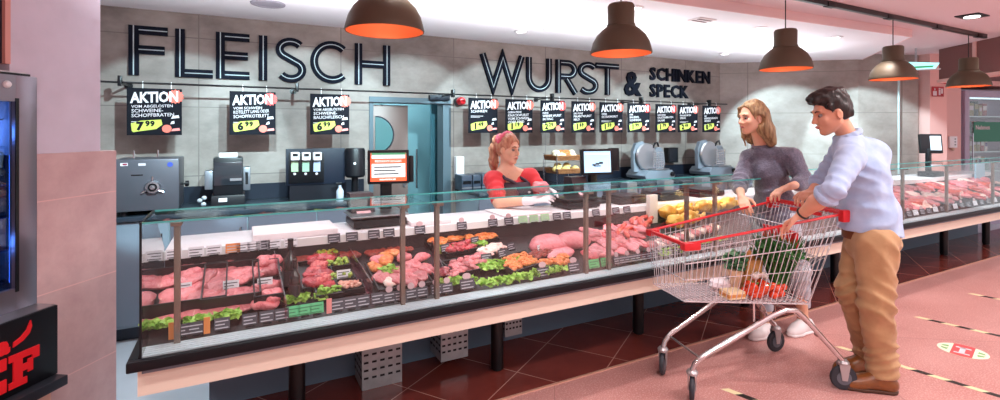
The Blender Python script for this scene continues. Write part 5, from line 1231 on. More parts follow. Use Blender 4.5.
# ================================================================== shopping cart
CO = cam(1.07, 2.995, 0); CU = cam(.9736, .228, 0); CV = cam(-.228, .9736, 0)
CM = frame3(CO, CU, CV)
K = lambda s, l, z: CM @ Vector((s, l, z))
cart = thing('shopping_cart', 'chrome wire shopping cart with red rim and handle in front of the couple', 'cart', K(.45, 0, 0), 0)
wire = mat('cart_wire', '#dcdee2', .25, .55)
tf = lambda s: (s + .07)/1.0
def rim(s, side): return Vector((s, side*(.2 + .07*max(0, s + .07)), .905 + .145*(s + .07)))
def bot(s, side): return Vector((-.06 + (s + .07)*.80, side*(.165 + .055*max(0, s + .07)), .572 - .06*(s + .07)))
SN = [-.07 + i*1.0/25 for i in range(26)]
for side, nm in ((-1, 'side_panel'), (1, 'side_panel')):
    o = MB()
    for s in SN: o.tube([CM @ rim(s, side), CM @ bot(s, side)], .0021, 5)
    for f_ in (.12, .34, .62, 1.0): o.tube([CM @ rim(SN[0], side).lerp(bot(SN[0], side), f_), CM @ rim(SN[-1], side).lerp(bot(SN[-1], side), f_)], .0034 if f_ in (.34, 1.0) else .0024, 6)
    o.build(nm, wire, cart)
o = MB()
for i in range(15):
    w = -1 + 2*i/14; a = rim(-.07, 1); b = bot(-.07, 1); o.tube([CM @ Vector((a.x, a.y*w, a.z)), CM @ Vector((b.x, b.y*w, b.z))], .0021, 5)
for f_ in (.12, .34, .62, 1.0):
    a = rim(-.07, -1).lerp(bot(-.07, -1), f_); b = rim(-.07, 1).lerp(bot(-.07, 1), f_); o.tube([CM @ a, CM @ b], .0028, 6)
o.build('front_panel', wire, cart)
o = MB()
for s in SN: o.tube([CM @ bot(s, -1), CM @ bot(s, 1)], .0021, 5)
for i in range(17):
    w = -1 + 2*i/16; a = bot(-.07, 1); b = bot(.93, 1); o.tube([CM @ Vector((a.x, a.y*w, a.z)), CM @ Vector((b.x, b.y*w, b.z))], .0021, 5)
o.build('basket_floor', wire, cart)
o = MB()
for i in range(19):
    w = -1 + 2*i/18; a = rim(.93, 1); b = bot(.93, 1); o.tube([CM @ Vector((a.x, a.y*w*.97, a.z)), CM @ Vector((b.x, b.y*w*.97, b.z))], .0021, 5)
for f_ in (.04, .5, .97):
    a = rim(.93, -1).lerp(bot(.93, -1), f_); b = rim(.93, 1).lerp(bot(.93, 1), f_); o.tube([CM @ a, CM @ b], .003, 6)
o.build('rear_gate', wire, cart)
# folding child seat
o = MB()
for i in range(15):
    y = -.2 + .4*i/14; o.tube([K(.60, y, .985), K(.64, y, .80), K(.72, y, .70), K(.84, y, .77)], .0022, 5)
for (s, z) in ((.60, .985), (.625, .87), (.64, .80), (.84, .77)): o.tube([K(s, -.21, z), K(s, .21, z)], .0032, 6)
o.build('child_seat', wire, cart)
MB().box((.70, -.16, .80), (.715, .12, .93), CM @ Matrix.Translation((.01, 0, 0)), bev=.005).build('seat_flap', red_p, cart)
# red rim
for side in (-1, 1):
    o = MB(); o.tube([CM @ rim(-.07, side), CM @ rim(.5, side), CM @ rim(.93, side)], .008, 8); o.build('rim_rail', red_p, cart)
o = MB(); a = rim(-.07, -1); o.box((a.x - .012, -.205, a.z - .012), (a.x + .012, .205, a.z + .008), CM, bev=.006); o.box((a.x - .02, -.218, a.z - .034), (a.x + .085, -.165, a.z + .01), CM, bev=.01); o.box((a.x - .02, .17, a.z - .03), (a.x + .06, .213, a.z + .01), CM, bev=.01); o.build('front_bumper', red_p, cart)
o = MB(); z = 1.05
o.tube([K(.93, -.275, z), K(.955, -.27, z + .005), K(.955, .27, z + .005), K(.93, .275, z)], .016, 10); o.build('handle', red_p, cart)
for side in (-1, 1): MB().box((.90, side*.285 - .02, z - .045), (.985, side*.285 + .02, z + .028), CM, bev=.01).build('handle_mount', red_p, cart)
MB().box((.905, -.13, z - .035), (.935, .10, z - .012), CM, bev=.005).build('coin_lock', red_p, cart)
# chassis
fr_t = mat('cart_tube', '#cfc8c8', .25, .85)
for side in (-1, 1):
    fl = side*.153; rl = side*.262
    o = MB(); o.tube([K(0, fl, .165), K(.015, fl*1.02, .205), K(.06, side*.165, .245), K(.50, side*.20, .455), K(.585, side*.21, .485), K(.655, side*.217, .48), K(.70, side*.225, .44), K(.93, rl, .185), K(.945, rl, .16)], .0155, 10); o.build('frame_tube', fr_t, cart)
    o = MB(); o.tube([K(.60, side*.19, .485), K(.66, side*.19, .46), K(.80, side*.215, .345), K(.83, side*.225, .305)], .006, 8); o.cyl(K(.80, side*.243, .33), K(.80, side*.215, .33), .018, 10); o.build('stop_bracket', fr_t, cart)
MB().tube([K(.05, -.16, .235), K(.05, .16, .235)], .007, 8).build('front_cross_bar', fr_t, cart)
MB().tube([K(.60, -.21, .487), K(.60, .21, .487)], .01, 8).build('rear_cross_bar', fr_t, cart)
for s in (.12, .40):
    z = .545; MB().tube([K(s, -.17, z - .1 if s < .2 else .42), K(s, -.17, z), K(s, .17, z), K(s, .17, z - .1 if s < .2 else .42)], .007, 8).build('basket_support', fr_t, cart) if s > .3 else None
tyre = mat('tyre_grey', '#2c3038', .6); hubm = mat('wheel_hub', '#5d636d', .45)
def caster(s, l, R, head, zt):
    o = MB(); c = K(s, l, R); u = cam(math.sin(head), math.cos(head), 0); ax = Vector((-u.y, u.x, 0))
    b = c - u*.028
    M = frame3(c, u, Vector((0, 0, 1)))      # z of frame = rolling axis
    f = MB(); 
    for k in (-1, 1):
        q = [c + ax*k*.019 + u*.014 - Vector((0, 0, .012)), c + ax*k*.019 - u*.014 - Vector((0, 0, .012)), c + ax*k*.019 - u*.03 + Vector((0, 0, zt - R - .01)), c + ax*k*.019 + u*.03 + Vector((0, 0, zt - R - .01))]
        e = ax*k*.004; f.add([p for p in q] + [p + e for p in q], [(3,2,1,0),(4,5,6,7),(0,1,5,4),(1,2,6,5),(2,3,7,6),(3,0,4,7)])
    f.lathe([(.03,zt - .014),(.033,zt),(.024,zt + .012)], (c.x, c.y, 0), 18)
    fk = f.build('caster_fork', mat('fork_grey', '#b4b2b4', .35, .6), cart)
    MB().lathe([(.001,-.013),(R*.72,-.013),(R*.93,-.012),(R,-.005),(R,.005),(R*.93,.012),(R*.72,.013),(.001,.013)], (0,0,0), 32, M).build('tyre', tyre, fk)
    MB().lathe([(.001,-.0165),(R*.3,-.0165),(R*.55,-.0145),(R*.55,.0145),(R*.3,.0165),(.001,.0165)], (0,0,0), 28, M).build('wheel_hub', hubm, fk)
caster(0, -.153, .07, .42, .16); caster(0, .153, .07, .50, .16)
caster(.945, -.262, .073, 1.75, .165); caster(.945, .262, .073, 1.25, .165)
# goods in the cart
bz = lambda s: .572 - .06*((s + .06)/.80) + .006
def herb(s, l, n, h, spread, label, m, seed):
    rnd = random.Random(seed); o = MB(); b = K(s, l, bz(s) + .012)
    for k in range(n):
        a = rnd.uniform(0, 6.28); r0 = rnd.uniform(0, .03); r1 = spread*math.sqrt(rnd.uniform(.02, 1)); hh = h*rnd.uniform(.75, 1.02)
        p0 = b + Vector((r0*math.cos(a), r0*math.sin(a), 0)); p1 = b + Vector((r1*.5*math.cos(a), r1*.5*math.sin(a), hh*.55)); p2 = b + Vector((r1*math.cos(a), r1*math.sin(a), hh))
        o.tube([p0, p1, p2], [.0032, .0036, .0015], 5)
    t = thing('herb_bunch', label, 'herbs', b); o.build('stalks', m, t)
    MB().tube([b + Vector((.034*math.cos(a), .034*math.sin(a), .07)) for a in [2*PI*k/12 for k in range(12)]], .005, 6, closed=True).build('rubber_band', red_p, t); return t
ht = herb(.655, -.08, 330, .36, .15, 'big dark green bunch of chives standing in the cart', mat('chive_green', '#1f5a2c', .5, col2='#3f7d35', vscale=30), 4)
o = leafy((0,0,0), (.12,.12), 70, MATS['chive_green'], 8, .024, Matrix.Translation(K(.655, -.08, bz(.655) + .22)), .10); o.build('leaves', MATS['chive_green'], ht, fix=False)
t = thing('kale_bag', 'leafy green salad head wrapped beside the brown paper bag in the cart', 'salad', K(.41, .0, bz(.41))); 
leafy((0,0,0), (.04,.045), 90, green_d, 9, .028, Matrix.Translation(K(.41, .0, bz(.41) + .13)), .11).build('leaves', mat('kale_green', '#3f7f5a', .5, col2='#7fae83', vscale=30), t, fix=False)
MB().lathe([(.025,0),(.032,.05),(.045,.12),(.05,.14)], K(.41, .0, bz(.41)), 14).build('wrapper', mat('wrapper_beige', '#d9b998', .5), t)
t = thing('paper_bag', 'brown paper bag standing upright in the middle of the cart', 'bag', K(.50, .0, bz(.5))); Mb = CM @ Matrix.Translation((.50, 0, bz(.5))) @ Matrix.Rotation(.12, 4, 'Y')
o = MB(); q = [(-.05,-.035,0),(.05,-.035,0),(.05,.035,0),(-.05,.035,0),(-.055,-.04,.2),(.055,-.04,.21),(.055,.04,.22),(-.055,.04,.21)]
o.add([Mb @ Vector(p) for p in q], [(3,2,1,0),(0,1,5,4),(1,2,6,5),(2,3,7,6),(3,0,4,7)]); o.add([Mb @ Vector((p[0]*.94, p[1]*.92, p[2] - .0)) for p in q], [(0,1,2,3),(4,5,1,0),(5,6,2,1),(6,7,3,2),(7,4,0,3)]); o.build('bag_body', mat('kraft_paper', '#c08f52', .7, var=.15, vscale=20, bump=.3, bscale=30), t, smooth=0, fix=False)
MB().ell(Mb @ Vector((-.01, 0, .17)), (.03,.026,.09), sub=3, noise=.05).build('bread_top', mat('roll_brown2', '#b5793d', .6), t)
t = thing('strawberry_crate', 'small cream cardboard punnet on the cart floor near the front', 'box', K(.30, -.11, bz(.3))); Mc_ = CM @ Matrix.Translation((.30, -.11, bz(.3)))
MB().box((-.055,-.045,0), (.055,.045,.045), Mc_, bev=.004).build('punnet', mat('punnet_cream', '#ead2a8', .6), t); MB().box((-.056,-.046,.012), (.056,.046,.03), Mc_).build('band', mat('punnet_band', '#d38f4a', .5), t, smooth=0)
tag(MB().ell(K(.34, .05, bz(.34) + .035), (.075,.06,.032), None, 3, .1, 2).build('white_packet', mat('packet_white', '#ece4ea', .35)), 'soft white packet lying behind the cream punnet in the cart', 'packet')
red_v = mat('tomato_red', '#d8351f', .25, col2='#e8582c', vscale=6, coat=.3); stem_g = mat('stem_green', '#5b8a3a', .5)
rnd = random.Random(14)
for i in range(19):
    s = .40 + .26*rnd.random(); l = -.16 + .13*rnd.random(); lay = i // 11
    p = K(s, l, bz(s) + .026 + .04*lay); lb = 'shiny red vine tomato heaped in front of the chives' if s > .53 else 'shiny red tomato heaped below the brown paper bag'
    t = thing('tomato', lb, 'tomato', p - Vector((0, 0, .026)), 0, 'tomatoes by the chives' if s > .53 else 'tomatoes below the paper bag')
    MB().ell(p, (.03,.03,.026), None, 2, .03, i).build('fruit', red_v, t); MB().tube([p + Vector((0,0,.022)), p + Vector((.004,.0,.034))], .003, 5).build('stem', stem_g, t)
for i, (s, l, a) in enumerate(((.44, -.15, .9), (.49, -.13, .6), (.40, -.13, 1.2))):
    p = K(s, l, bz(s) + .03); t = thing('pointed_pepper', 'long red pointed pepper leaning at the front of the tomato heap', 'pepper', p, 0, 'red pointed peppers in the cart'); u = cam(math.cos(a), -.3, 0)
    MB().tube([p - u*.07, p - u*.03, p + u*.02 + Vector((0,0,.025)), p + u*.07 + Vector((0,0,.055)), p + u*.085 + Vector((0,0,.062))], [.004,.014,.02,.02,.008], 10).build('fruit', red_v, t); MB().tube([p + u*.085 + Vector((0,0,.06)), p + u*.11 + Vector((0,0,.075))], .004, 6).build('stem', stem_g, t)
t = thing('garlic_net', 'pale garlic bulbs in a net on the tomatoes', 'garlic', K(.53, -.06, bz(.53) + .06))
for i in range(3): MB().ell(K(.50 + .035*i, -.06 + .02*(i % 2), bz(.53) + .115), (.024,.024,.022), None, 2, .05, i).build('bulb', mat('garlic', '#efe3d8', .5), t)
# ================================================================== people
skin = mat('skin', '#dba184', .45, var=.04, vscale=12, sss=.2)
skin_w = mat('skin_fair', '#e5b296', .45, var=.04, vscale=12, sss=.2)
lip_m = mat('lips', '#c4706a', .4); eye_w = mat('eye_white', '#8d827c', .4); iris_m = mat('iris', '#2b1d17', .2)
def Dr(r, d, z): return cam(r, d, z)
def basis(f, up=(0, 0, 1), roll=0.):
    f = Vector(f).normalized(); l = Vector(up).cross(f).normalized(); u = f.cross(l)
    if roll: R = Matrix.Rotation(roll, 3, f); l = R @ l; u = R @ u
    return f, l, u
def head(sd, o, B, sc=1., female=False):
    f, l, u = B; P = lambda x, y, z: o + (f*x + l*y + u*z)*sc
    R = [[f.x, l.x, u.x], [f.y, l.y, u.y], [f.z, l.z, u.z]]
    E = lambda c, r, k=.02, sub=False: sd.el(P(*c), [q*sc for q in r], R, k*sc, sub)
    E((-.018,0,.038), (.094,.074,.090)); E((.028,0,-.028), (.060,.058,.082), .03)
    jw = .05 if not female else .044
    for s in (-1, 1): sd.rc(P(-.005, s*.045, -.055), P(.055, s*.014, -.098), .022*sc, .016*sc, .03*sc)
    sd.rc(P(.04,0,-.085), P(.066,0,-.102), .03*sc, .017*sc, .025*sc)
    for s in (-1, 1): E((.078, s*.030, .002), (.018,.017,.012), .012, True)            # eye sockets
    E((.078,0,.028), (.016,.046,.012), .015)
    sd.rc(P(.086,0,.012), P(.108,0,-.032), .0085*sc, .0115*sc, .012*sc)
    for s in (-1, 1): E((.096, s*.011, -.037), (.011,.008,.008), .008)
    E((.089,0,-.060), (.011,.022,.006), .008); E((.086,0,-.071), (.011,.019,.006), .008)
    for s in (-1, 1):
        E((.064, s*.036, -.028), (.02,.02,.022), .02)
        E((-.008, s*.077, -.012), (.020,.009,.033), .008); E((-.003, s*.086, -.010), (.011,.006,.02), .004, True)
    return P
def face(P, root, B, brow, smile=False):
    f, l, u = B
    for s in (-1, 1):
        e = MB().ell(P(.0735, s*.030, .002), (.0120,.0120,.0115), sub=2).build('eye', eye_w, root); MB().ell(P(.0815, s*.0305, .0015), (.0056,.0066,.0062), sub=2).build('iris', iris_m, e)
        MB().tube([P(.090, s*.013, .024), P(.091, s*.03, .031), P(.078, s*.048, .026)], [.004, .0045, .002], 6).build('eyebrow', brow, root)
    o = MB(); o.tube([P(.089,-.022,-.0655), P(.099,-.01,-.0625), P(.1005,0,-.0635), P(.099,.01,-.0625), P(.089,.022,-.0655)], [.002,.0042,.0042,.0042,.002], 6); o.tube([P(.090,-.018,-.0675), P(.098,0,-.0715), P(.090,.018,-.0675)], [.002,.005,.002], 6); lp_ = o.build('lips', lip_m, root)
    if smile: MB().tube([P(.0905,-.016,-.0668), P(.0995,0,-.0675), P(.0905,.016,-.0668)], [.0012,.0026,.0012], 6).build('teeth', mat('teeth', '#efe9e2', .3), lp_)
def hand(sd, W, f, n, side, curl=(.5,.6,.5), thumb=.5, sc=1., spread=.0):
    f = Vector(f).normalized(); n = Vector(n); n = (n - f*n.dot(f)).normalized(); t = f.cross(n)*side
    off = (.030, .010, -.010, -.029); ln = ((.043,.027,.021), (.048,.030,.023), (.044,.028,.022), (.034,.021,.019))
    for i, o in enumerate(off):
        a = W + (f*.012 + t*o*.55)*sc; k = W + (f*(.092 - .006*abs(i - 1)) + t*o)*sc
        sd.rc(a, k, .0135*sc, .0115*sc, .012)
        d = (f + t*o*spread*10).normalized(); p = k
        for j in range(3):
            c = curl[j]*(1 + .12*i - .1)
            d2 = d*math.cos(c) - n*math.sin(c); nn = n*math.cos(c) + d*math.sin(c); n_ = nn; d = d2.normalized()
            q = p + d*ln[i][j]*sc; sd.rc(p, q, (.0098 - .001*j)*sc, (.0092 - .001*j)*sc, .004); p = q
            n = n_ if False else n
        # each finger bends in its own plane
    b = W + (f*.022 + t*.024)*sc; d = (f*.62 + t*.68 - n*.35*thumb).normalized(); m = b + d*.045*sc; e = m + (f*.85 + t*.25 - n*.5*thumb).normalized()*.034*sc
    g = e + (f*.95 - t*.1 - n*.5*thumb).normalized()*.024*sc
    sd.rc(b, m, .015*sc, .0115*sc, .012); sd.rc(m, e, .0112*sc, .0100*sc, .005); sd.rc(e, g, .0098*sc, .0082*sc, .004)
A = atD
# ------------------------------------------------------------------ the man
man = thing('person', 'dark haired man in a pale blue shirt and beige trousers leaning on the cart', 'person', cam(2.27, 3.0, 0))
Bm = basis(Dr(-.96, .10, -.26), up=(0, 0, 1)); Hm = A(830.5, 113, 2.98)
b = SDF(.0065); Pm = head(b, Hm, Bm)
nb = A(849, 139, 2.98); ch = A(861, 170, 2.97); wa = A(868, 212, 2.97); pe = A(870, 232, 2.97)
b.chain([Pm(-.03,0,-.04), nb], [.050,.052], .02)
Fm = Dr(-.93, .1, 0).normalized(); Lm = Dr(-.1, -.93, 0).normalized()
b.chain([nb + Vector((0,0,-.05)), ch, wa, pe], [.06,.115,.12,.125], .03)
sN = A(850, 159, 2.81); sF = A(843, 152, 3.14); eN = A(833, 190, 2.66); wN = A(801, 215, 2.84); eF = A(822, 180, 3.28); wF = A(812, 192, 3.22)
b.chain([nb + Vector((0,0,-.05)), sN], [.045,.055], .03); b.chain([nb + Vector((0,0,-.05)), sF], [.045,.055], .03)
b.chain([sN, eN, (eN + wN)/2 + Vector((0,0,.004)), wN], [.056,.042,.040,.028], .03)
b.chain([sF, eF, wF], [.054,.042,.029], .03)
hN = A(784, 224.5, 2.90); hand(b, wN, hN - wN, (0, 0, 1), -1, (.35,.7,.6), .8)
hF = A(797, 194, 3.13); hand(b, wF, hF - wF + Vector((0,0,-.01)), (0, 0, 1), 1, (.5,.8,.6), .8)
hpN = A(876, 242, 2.88); hpF = A(864, 242, 3.07); kN = A(876, 305, 2.88); kF = A(853, 290, 3.04); aN = A(882, 366, 2.95); aF = A(868, 356, 3.17)
for h_, k_, a_ in ((hpN, kN, aN), (hpF, kF, aF)):
    b.chain([pe, h_], [.105,.095], .03); b.chain([h_, k_, a_], [.086,.058,.043], .02)
ftN0 = atZ(889, 384, .05); ftN1 = atZ(848, 383, .03); ftF0 = cam(*(lambda v: (v.x, v.y))(Vector((2.375, 3.17))), .05); ftF1 = cam(2.17, 3.16, .03)
b.chain([aN, ftN0], [.043,.04], .02); b.chain([ftN0, ftN1], [.036,.028], .02); b.chain([aF, ftF0], [.043,.04], .02); b.chain([ftF0, ftF1], [.036,.028], .02)
b.build('body', skin, man)
face(Pm, man, Bm, mat('brow_dark', '#2a1b14', .7), True)
hair_d = mat('hair_dark', '#120d0b', .4, col2='#271b16', vscale=30, bump=.6, bscale=55, stretch=(1, 1, .35))
hs = SDF(.006); R = [[Bm[0].x, Bm[1].x, Bm[2].x], [Bm[0].y, Bm[1].y, Bm[2].y], [Bm[0].z, Bm[1].z, Bm[2].z]]
hs.el(Pm(-.026,0,.048), (.099,.083,.096), R); hs.el(Pm(-.05,0,-.01), (.066,.072,.075), R, .03); hs.el(Pm(.045,.0,.115), (.06,.06,.032), R, .03); hs.el(Pm(.075,.01,.098), (.032,.05,.024), R, .02)
hs.el(Pm(-.02,0,.12), (.075,.066,.03), R, .03)
for s in (-1, 1): hs.rc(Pm(.028, s*.074, .045), Pm(.022, s*.074, -.005), .014, .008, .015)
hs.el(Pm(.115,0,-.035), (.085,.11,.112), R, .012, True); hs.cut(Pm(0,0,-.062) , -(Bm[2] + Bm[0]*.25))
for s in (-1, 1): hs.el(Pm(.0, s*.092, -.018), (.026,.022,.036), R, .006, True)
hs.build('hair', hair_d, man, noise=.0045, nscale=80)
# shirt
shirt = mat('shirt_blue', '#9db4d6', .8, col2='#acc1de', vscale=14, bump=.35, bscale=14, sheen=.2)
g = SDF(.0075)
hemz = A(870, 236, 2.97).z
g.chain([nb + Vector((0,0,-.015)), ch, wa, pe + Vector((0,0,-.05))], [.068,.135,.150,.168], .03)
up = A(866, 153, 3.0); g.el(up, (.095,.13,.10), None, .04)
g.chain([nb + Vector((0,0,-.03)), sN], [.070,.072], .03); g.chain([nb + Vector((0,0,-.03)), sF], [.070,.07], .03)
cuffN = eN.lerp(wN, .16); cuffF = eF.lerp(wF, .2)
g.chain([sN, eN, cuffN], [.074,.058,.055], .02); g.chain([sF, eF, cuffF], [.072,.06,.058], .02)
for q, e in ((cuffN, wN), (cuffF, wF)):
    d = (e - q).normalized(); g.rc(q - d*.03, q + d*.008, .058, .060, .008)
g.cut(cuffN + (wN - eN).normalized()*.02, (wN - eN).normalized()) if False else None
g.cut(Vector(A(870, 232, 2.97)), (Dr(-.10, 0, 0) + Vector((0, 0, -1))))
g.build('shirt', shirt, man, noise=.003, nscale=30, seed=4, folds=[(eN, sN - eN, .07, .006, .13), (cuffN, wN - eN, .035, .007, .08), (A(862, 200, 2.85), Dr(.9,0,.5), .15, .006, .2), (A(882, 212, 2.85), Dr(-.9,0,.6), .13, .007, .18), (A(850, 178, 2.85), Dr(.8,0,.6), .07, .008, .14), (A(885, 172, 2.9), Dr(.9,0,.35), .16, .005, .16), (sF.lerp(eF, .5), sF - eF, .06, .007, .12)])
cl = SDF(.006); cn_ = nb + Fm*.010 + Dr(0,0,.032)
for k in range(10):
    a0 = -2.6 + 5.2*k/9; a1 = -2.6 + 5.2*(k+1)/9
    if k == 9: break
    q0 = cn_ + (-Fm*math.cos(a0) + Lm*math.sin(a0))*.060 + Vector((0,0,-.008 + .026*math.cos(a0))); q1 = cn_ + (-Fm*math.cos(a1) + Lm*math.sin(a1))*.060 + Vector((0,0,-.008 + .026*math.cos(a1)))
    cl.rc(q0, q1, .017, .017, .01)
cl.build('collar', shirt, man)
for q, e, nm in ((cuffN, wN, 'rolled_cuff'), (cuffF, wF, 'rolled_cuff')):
    d = (e - q).normalized(); c_ = SDF(.006); t1 = d.orthogonal().normalized(); t2 = d.cross(t1)
    for k in range(12):
        a0, a1 = 2*PI*k/12, 2*PI*(k+1)/12; c_.rc(q + d*.012 + (t1*math.cos(a0) + t2*math.sin(a0))*.048, q + d*.012 + (t1*math.cos(a1) + t2*math.sin(a1))*.048, .018, .018, .01)
    c_.build(nm, shirt, man, noise=.003, nscale=60)
d = (wN - eN).normalized(); t1 = d.orthogonal().normalized(); t2 = d.cross(t1); q = wN - d*.015
MB().tube([q + (t1*math.cos(2*PI*k/20) + t2*math.sin(2*PI*k/20))*.0325 for k in range(20)], .006, 8, closed=True).build('wrist_band', mat('band_dark', '#2a2321', .5), man)
# trousers
chino = mat('chino_beige', '#a9845c', .8, col2='#b8936a', vscale=9, bump=.4, bscale=16, sheen=.15)
g = SDF(.0075)
g.chain([pe + Vector((0,0,.04)), pe + Dr(.0,0,-.07)], [.135,.13], .03); g.el(pe + Dr(.03,0,-.06), (.105,.13,.12), None, .04)
g.chain([hpN, kN, aN + Vector((0,0,.03))], [.112,.088,.078], .025); g.chain([hpF, kF, aF + Vector((0,0,.04))], [.108,.086,.074], .025)
g.rc(aN + Vector((0,0,.05)), aN + Vector((0,0,-.035)), .083, .082, .02); g.rc(aF + Vector((0,0,.06)), aF + Vector((0,0,-.02)), .078, .076, .02)
g.cut(aN + Vector((0,0,-.055)), (0,0,-1)); g.cut(pe + Vector((0,0,.06)), (0,0,1))
g.build('trousers', chino, man, noise=.003, nscale=26, seed=9, folds=[(kN + Dr(.03,-.05,.03), Dr(.5,0,1), .075, .010, .16), (aN + Vector((0,0,.07)), Dr(-.3,0,1), .055, .011, .13), (kF + Dr(-.05,0,0), Dr(-.4,0,1), .06, .010, .14), (aF + Vector((0,0,.08)), Dr(.3,0,1), .055, .010, .13), (hpN + Dr(.06,-.05,-.05), Dr(.7,0,.8), .09, .008, .16), (hpN.lerp(kN, .5), Dr(1,0,.35), .12, .006, .2), (kN.lerp(aN, .5), Dr(.8,0,.7), .10, .007, .17)])
bt = SDF(.007); bc_ = pe + Vector((0,0,.0)); bt.chain([bc_ + Vector((0,0,.02)), bc_ + Vector((0,0,-.03))], [.142,.142], .02); bt.cut(bc_ + Vector((0,0,.03)), (0,0,1)); bt.cut(bc_ + Vector((0,0,-.04)), (0,0,-1)); bt.build('belt', mat('belt_brown', '#6b3a1c', .45), man)
o = MB(); 
pk0 = hpN + Dr(.05, -.10, -.02)
leather = mat('shoe_leather', '#6e3d18', .35, col2='#875022', vscale=12, coat=.2); sole_m = mat('sole_brown', '#4a2f20', .6)
def shoe(a, heel, toe, root, m, sm, lace=None, hi=.10):
    u = (toe - heel); u.z = 0; u.normalize(); n = Vector((-u.y, u.x, 0)); L_ = (toe - heel).length + .07
    h0 = Vector((heel.x, heel.y, 0)); s = SDF(.006)
    s.rc(h0 + Vector((0,0,.05)), h0 + u*(L_ - .09) + Vector((0,0,.04)), .042, .040, .02); s.rc(h0 + u*(L_ - .12) + Vector((0,0,.038)), h0 + u*(L_ - .065) + Vector((0,0,.030)), .046, .036, .02)
    s.rc(h0 + Vector((0,0,.05)), h0 + u*.03 + Vector((0,0,hi)), .042, .044, .03); s.rc(h0 + u*.03 + Vector((0,0,hi)), h0 + u*.13 + Vector((0,0,.055)), .036, .036, .03)
    s.cut(Vector((0,0,.014)), (0,0,-1)); s.cut(Vector((0,0,hi + .015)), (0,0,1)); r = s.build('shoe', m, root)
    s = SDF(.005); s.rc(h0 + Vector((0,0,.02)), h0 + u*(L_*.5) + Vector((0,0,.02)), .046, .042, .02); s.rc(h0 + u*(L_*.5) + Vector((0,0,.02)), h0 + u*(L_ - .07) + Vector((0,0,.02)), .046, .043, .02)
    s.cut(Vector((0,0,.022)), (0,0,1)); s.cut(Vector((0,0,.001)), (0,0,-1)); s.build('sole', sm, r)
    if lace:
        o = MB()
        for k in range(4):
            c = h0 + u*(.065 + .028*k) + Vector((0,0,.105 - .017*k + (hi - .10)*.6)); o.tube([c - n*.028 - Vector((0,0,.014)), c + Vector((0,0,.004)), c + n*.028 - Vector((0,0,.014))], .003, 5)
        o.build('laces', lace, r)
shoe(aN, ftN0, ftN1, man, leather, sole_m, sole_m); shoe(aF, ftF0, ftF1, man, leather, sole_m, sole_m)

# ------------------------------------------------------------------ the woman shopper
wo = thing('person', 'blonde woman in a grey knitted sweater standing behind the cart', 'person', cam(2.1, 3.75, 0))
Bw = basis(Dr(-.95, -.24, -.06)); Hw = A(751.5, 118, 3.72)
b = SDF(.0065); Pw = head(b, Hw, Bw, .96, True)
nb = A(762, 147, 3.76); ch = A(770, 172, 3.76); wa = A(774, 200, 3.76); pe = A(777, 220, 3.76)
Lw = Dr(.81, -.58, 0); Fw = Dr(-.58, -.81, 0)
b.chain([Pw(-.03,0,-.04), nb], [.046,.050], .03); b.chain([nb + Vector((0,0,-.05)), ch, wa, pe], [.055,.10,.10,.12], .03)
sL = A(791, 157, 3.62); sR = A(750, 158, 3.86); eL = A(804, 182, 3.56); wL = A(789, 187, 3.42); eR = A(739, 184, 3.74); wR = A(741.5, 198, 3.52)
b.chain([nb + Vector((0,0,-.05)), sL], [.04,.045], .03); b.chain([nb + Vector((0,0,-.05)), sR], [.04,.045], .03)
b.chain([sL, eL, wL], [.046,.036,.025], .03); b.chain([sR, eR, wR], [.046,.036,.025], .03)
hand(b, wL, A(774, 193, 3.40) - wL, (0,0,1), 1, (.35,.7,.6), .7, .95); hand(b, wR, A(746, 208, 3.40) - wR, Dr(-.5,-.3,.8), -1, (.25,.5,.5), .7, .95)
hpL = A(785, 226, 3.70); hpR = A(768, 226, 3.82); kL = A(800, 272, 3.72); kR = A(766, 274, 3.72)
aL = cam(2.325, 3.80, .10); aR = cam(2.01, 3.74, .10)
for h_, k_, a_ in ((hpL, kL, aL), (hpR, kR, aR)): b.chain([pe, h_], [.11,.09], .04); b.chain([h_, k_, a_], [.08,.052,.036], .03)
tL = cam(2.20, 3.72, .03); tR = cam(1.88, 3.66, .03); hL = cam(2.36, 3.80, .04); hR = cam(2.05, 3.74, .04)
for a_, h_, t_ in ((aL, hL, tL), (aR, hR, tR)): b.chain([a_, h_], [.036,.036], .02); b.chain([h_, t_], [.034,.026], .02)
b.build('body', skin_w, wo); face(Pw, wo, Bw, mat('brow_fair', '#7a5a3a', .7))
hair_b = mat('hair_blonde', '#72563a', .42, col2='#b4946a', vscale=55, bump=.8, bscale=80, stretch=(1, 1, .12))
R = [[Bw[i].x for i in range(3)], [Bw[i].y for i in range(3)], [Bw[i].z for i in range(3)]]
hs = SDF(.006); hs.el(Pw(-.024,0,.048), (.100,.084,.096), R); hs.el(Pw(-.05,0,-.02), (.072,.078,.09), R, .03)
for k, (y, x) in enumerate(((.060,-.045),(.03,-.085),(-.03,-.085),(-.062,-.035),(.066,-.03),(-.072,.0))):
    p0 = Pw(x, y, .02); p1 = Pw(x - .03, y*1.15, -.10); p2 = Pw(x*1.1 - .055, y*1.3, -.20 if k < 4 else -.17); hs.chain([p0, p1, p2], [.038,.038,.030], .04)
for s in (-1,): hs.chain([Pw(.055, s*.056, .075), Pw(.035, s*.078, .02), Pw(.012, s*.083, -.06), Pw(.01, s*.085, -.15), Pw(.0, s*.08, -.22)], [.022,.016,.014,.012,.008], .015)
hs.el(Pw(.105,0,-.025), (.085,.09,.125), R, .012, True)
for s in (-1, 1): hs.el(Pw(.004, s*.092, -.015), (.030,.032,.036), R, .008, True)
hs.build('hair', hair_b, wo, noise=.0025, nscale=70, seed=3)
knit = mat('sweater_grey', '#5d5c6d', .85, col2='#6f6e80', vscale=80, bump=.6, bscale=110, sheen=.4)
g = SDF(.0075); g.chain([nb + Vector((0,0,-.035)), ch, wa, pe + Vector((0,0,.0))], [.065,.118,.128,.148], .03)
